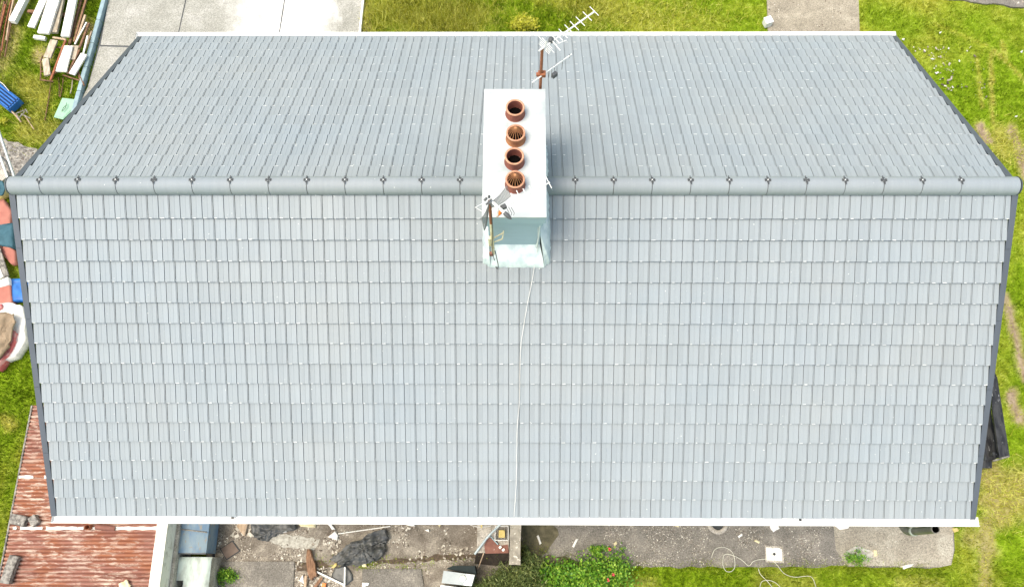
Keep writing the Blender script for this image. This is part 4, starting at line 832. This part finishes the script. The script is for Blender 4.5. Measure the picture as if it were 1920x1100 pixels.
# ------------------------------------------------------------------ vegetation: grass
def blades(name, x, y, z0, ln, wd, vary, dry, mat, lean=.6, kind='stuff'):
    n = len(x); a = RNG.random(n)*2*math.pi; le = np.abs(RNG.normal(0, lean, n)); hz = ln*np.cos(np.clip(le, 0, 1.45)); hx = ln*np.sin(np.clip(le, 0, 1.45))
    b = RNG.random(n)*2*math.pi; wx, wy = np.cos(b)*wd/2, np.sin(b)*wd/2
    V = np.empty((n, 3, 3)); V[:,0] = np.stack([x-wx, y-wy, z0], 1); V[:,1] = np.stack([x+wx, y+wy, z0], 1); V[:,2] = np.stack([x+np.cos(a)*hx, y+np.sin(a)*hx, z0+hz], 1)
    at_ = dict(vary=np.repeat(vary, 3)); 
    if dry is not None: at_['dry'] = np.repeat(dry, 3)
    return npmesh(name, V.reshape(-1,3), np.arange(3*n).reshape(-1,3), mat, at_, kind=kind)
N = 1000000
x = RNG.uniform(-15, 15, N); y = RNG.uniform(-7, 11, N); u, v = project(np.stack([x, y, np.zeros(N)], 1))
keep = (u > -160) & (u < 2080) & (v > -110) & (v < 1210) & ~((abs(x) < 6.8) & (abs(y) < 3.95))
ur, vr = u, v
hid = (abs(x) < 9.3) & (y > -2.6) & (y < 3.6) & (abs(x) < 8.6); keep &= ~hid
for P in (PATH, DRIVE, SLAB, YARD, ROAD, RUBB): keep &= ~inside(x, y, P)
keep &= ~((x > xL) & (x < xR+.3) & (y < yT) & (y > yB)); x, y, u, v = x[keep], y[keep], u[keep], v[keep]
dry, bare = field(x, y); k = RNG.random(len(x)) > bare*.93; x, y, u, v, dry = x[k], y[k], u[k], v[k], dry[k]
longg = np.clip((y-4)*2, 0, 1)*np.clip((-.4+4.6-abs(x-(-1.6)))/1.2, 0, 1)*1. ; leftg = np.clip((-7-x)/1.5, 0, 1)*.6; longg = np.maximum(longg, np.maximum(leftg, np.clip((-4.7-y)*2, 0, .7)))
mow = fbm(x, y, 1.6, 50); ln = (.035+.05*RNG.random(len(x)))*(1+longg*1.5)*(.7+.8*mow)
vary = np.clip(RNG.normal(.42, .2, len(x)) + (fbm(x, y, 2.6, 55)-.5)*.7 + (fbm(x, y, 8, 57, 3)-.5)*1.25, 0, 1)
dd = np.clip(dry + RNG.normal(0, .16, len(x)), 0, 1)
zg = (fbm(x, y, .8, 20)-.5)*.05-.03
o = blades('grass', x, y, zg, ln, .010+.008*RNG.random(len(x)), vary, dd, MT['blade'], .75); setp(o, 'short green and straw coloured grass covering the garden', 'grass')
print('blades', len(x))
# straw: long pale stems
cl = [(760,30,1.1,.5,5200),(860,20,.6,.4,2400),(1120,20,.7,.4,1500),(1280,30,.8,.5,900),(55,165,.35,.3,500),(55,240,.4,.3,500),(1890,270,.3,.35,500),(1885,925,.5,.45,900),(90,190,.3,.3,250),(1200,30,.8,.5,500)]
xs2, ys2 = [], []
for a_, b_, sx, sy, n in cl:
    p = at(a_, b_); xs2.append(RNG.normal(p.x, sx, n)); ys2.append(RNG.normal(p.y, sy, n))
x = np.concatenate(xs2); y = np.concatenate(ys2); k = ~((abs(x) < 6.8) & (abs(y) < 4)) & ~inside(x, y, DRIVE) & ~inside(x, y, PATH); x, y = x[k], y[k]
o = blades('straw_grass', x, y, np.full(len(x), -.02), RNG.uniform(.12,.32,len(x)), np.full(len(x), .013), RNG.uniform(.35,1,len(x)), RNG.uniform(.6,1,len(x)), MT['blade'], 1.0); setp(o, 'long pale straw stems among the grass', 'grass')
# ground edge weeds in joints
pts = [(424,1078,.16,900),(650,1052,.5,150),(690,1056,.1,200),(760,1056,.45,130),(860,1048,.4,60),(980,1030,.07,500),(1016,1030,.12,300),(1600,1060,.16,700),(1180,1062,.25,700),(1330,1062,.4,700),(1500,1062,.5,700),(1700,1064,.4,700),(1062,1046,.1,300)]
xs2, ys2 = [], []
for a_, b_, s_, n in pts:
    p = at(a_, b_); xs2.append(RNG.normal(p.x, s_, n)); ys2.append(RNG.normal(p.y, min(s_, .07), n))
x = np.concatenate(xs2); y = np.concatenate(ys2)
o = blades('weeds', x, y, np.full(len(x), .0), RNG.uniform(.04,.13,len(x)), np.full(len(x), .013), RNG.uniform(.1,.9,len(x)), RNG.uniform(0,.4,len(x)), MT['blade'], .9); setp(o, 'weeds growing along the pavement edge and yard joints', 'weeds')

def leaves(name, c, rx, ry, h, n, size, mat, label, cat, aspect=.5, up=.5, seed=0, stem=True, clumps=14):
    rg = np.random.default_rng(seed+500); t = thing(name, (c.x, c.y, 0), label, cat)
    cc = np.stack([rg.normal(0, rx*.5, clumps), rg.normal(0, ry*.5, clumps), rg.uniform(.25, .9, clumps)*h], 1); i = rg.integers(0, clumps, n)
    P = cc[i] + rg.normal(0, 1, (n,3))*np.array([rx*.26, ry*.26, h*.16]); P[:,2] = np.clip(P[:,2], .02, h*1.1)
    d = rg.normal(0, 1, (n,3)); d[:,2] = abs(d[:,2])*up; d /= np.linalg.norm(d, axis=1)[:,None]; q = np.cross(d, rg.normal(0, 1, (n,3))); q /= np.linalg.norm(q, axis=1)[:,None]
    s = (size*rg.uniform(.6,1.3,n))[:,None]; V = np.stack([P, P+d*s*.5+q*s*aspect*.5, P+d*s, P+d*s*.5-q*s*aspect*.5], 1)
    me = npmesh('foliage', V.reshape(-1,3), np.arange(4*n).reshape(-1,4), mat, dict(vary=np.repeat(np.clip(rg.normal(.5,.22,n), 0, 1), 4)), kind=None); me.parent = t
    if stem:
        b = MB()
        for k in range(min(8, clumps)): b.tube([c, c+Vector((cc[k][0]*.5, cc[k][1]*.5, cc[k][2]*.6)), c+Vector(cc[k])], [.012,.008,.004], 5)
        b.build('stem', MT['bwood'], t)
    return t
leaves('shrub', at(935,1098), .42, .3, .55, 9000, .1, MT['leafd'], 'dark needle-leaved shrub beside the silver box', 'shrub', .16, 1.0, 1, clumps=34)
leaves('shrub', at(985,1092), .34, .32, .5, 8000, .1, MT['leafd'], 'dark needle-leaved shrub below the wall stub', 'shrub', .16, 1.0, 2, clumps=30)
leaves('shrub', at(989,1042), .08, .22, .3, 900, .06, MT['leafd'], 'thin dark weed clump beside the wall stub', 'shrub', .3, 1.0, 3)
fl = leaves('flowering_plant', at(1072,1088), .62, .3, .34, 6200, .07, MT['leafb'], 'bright green leafy plant along the pavement edge', 'plant', .6, .5, 4, clumps=60)
f2 = leaves('flowering_plant', at(1142,1078), .4, .3, .38, 3000, .055, MT['leafb'], 'leafy rose bush with three pink red blooms', 'plant', .6, .5, 5, clumps=40)
leaves('weed', at(1118,1032), .16, .1, .25, 500, .06, MT['leafb'], 'green weed behind the leafy plant next to the first bloom', 'weed', .5, .6, 6)
leaves('weed', at(424,1078), .17, .14, .2, 1000, .05, MT['leafb'], 'bright weed tuft growing beside the pale green bunker', 'weed', .4, .8, 7)
leaves('weed', at(1597,1050), .18, .12, .2, 600, .05, MT['leafb'], 'weed tuft spreading over the pavement edge', 'weed', .4, .8, 8)
leaves('shrub', at(980,52), .36, .22, .3, 1600, .09, MT['leafy'], 'yellow leaved shrub behind the roof ridge aerial', 'shrub', .25, .8, 9)
leaves('weed', at(13,229), .12, .08, .12, 120, .06, MT['leafy'], 'small yellow-green weed near the wooden pole', 'weed', .5, .6, 10)
for u, v in ((1143,1029),(1149,1077),(1140,1087)):
    p = at(u, v, .38); b = MB(); rr = random.Random(u)
    for k in range(14):
        a = rr.random()*6.28; e = rr.uniform(.1,1); d = Vector((math.cos(a)*e, math.sin(a)*e, .6)); s = Vector((-math.sin(a), math.cos(a), 0)); r_ = .045
        b.add([p, p+(d+s*.5)*r_*.6, p+d*r_, p+(d-s*.5)*r_*.6], [[0,1,2,3]])
    b.build('bloom', MT['pink'], f2)

# ------------------------------------------------------------------ rubble
def chips(name, specs, label):
    Vs, Fs, va = [], [], []; m = 0; rg = np.random.default_rng(77)
    for P, n, s0, s1, z in specs:
        xs = [p.x for p in P]; ys = [p.y for p in P]; c = 0
        while c < n:
            k = n*3; x = rg.uniform(min(xs), max(xs), k); y = rg.uniform(min(ys), max(ys), k); q = inside(x, y, P) & (fbm(x, y, 2.2, 90) > rg.uniform(.42,.62,k)); x, y = x[q], y[q]
            for i in range(min(len(x), n-c)):
                s = s0+(s1-s0)*rg.random()**3; a = rg.random()*6.28; l = rg.uniform(1,2.2); ca, sa = math.cos(a), math.sin(a); h = s*rg.uniform(.2,.6)
                B = [(-s*l, -s, 0), (s*l, -s*rg.uniform(.5,1), 0), (s*l*rg.uniform(.6,1), s, 0), (-s*l*rg.uniform(.5,1), s*rg.uniform(.6,1), 0)]
                B += [(q_[0]*.85, q_[1]*.85, h) for q_ in B]; Vs += [(x[i]+ca*b0-sa*b1, y[i]+sa*b0+ca*b1, z+b2) for b0, b1, b2 in B]
                Fs += [[m+4,m+5,m+6,m+7],[m,m+1,m+5,m+4],[m+1,m+2,m+6,m+5],[m+2,m+3,m+7,m+6],[m+3,m,m+4,m+7]]; va += [rg.beta(1.1,1.0)]*8; m += 8
            c += min(len(x), n-c)
    o = npmesh(name, np.array(Vs), np.array(Fs), MT['chips'], dict(vary=va), kind='stuff'); setp(o, label, 'rubble')
chips('rubble', [(YARD, 13000, .003, .014, .0), (SLAB, 9000, .003, .009, .03), (PATH, 500, .004, .014, .02), (ROAD, 500, .005, .02, .02), (RUBB, 90, .006, .02, .03)], 'small rubble and plaster chips scattered on the concrete')
chips('litter', [(pl([(1700,80),(1840,90),(1850,190),(1790,190)]), 90, .008, .03, .03), (pl([(420,975),(500,975),(520,1030),(430,1000)]), 250, .01, .04, .0), (pl([(600,1000),(760,980),(890,1000),(890,1050),(700,1050)]), 700, .006, .024, .0), (pl([(555,985),(640,990),(640,1100),(560,1100)]), 600, .006, .026, .0)], 'pale splinters and scraps littering the ground')

# repeats of one kind share a group
GR = dict(plank='loose planks lying on the lawn and the yard', lath='thin laths lying about', scrap='pale scraps lying on the ground', cloth='sheets heaped below the ridge end', pole='poles leaning at the lawn edge',
          concrete_block='concrete blocks weighing things down', television_aerial='aerials fixed to the chimney', timber_bar='brown bars beside the white planks', rod='thin rods in the grass', roofing_felt='black sheets in the yard',
          shrub='low shrubs in the garden', weed='weeds in the joints and the grass', flowering_plant='leafy plants along the pavement', wire='loose white wires', cable='cables on the chimney', fitting='fittings on the rusty box',
          plastic_strip='white strips in the yard', tarpaulin='tarpaulins below the verge', metal_box='metal boxes by the dark shrub', pipe='pipes over the rusty box')
for o in SC.objects:
    k = o.name.split('.')[0]
    if o.parent is None and o.get('category') and k in GR and 'group' not in o: o['group'] = GR[k]
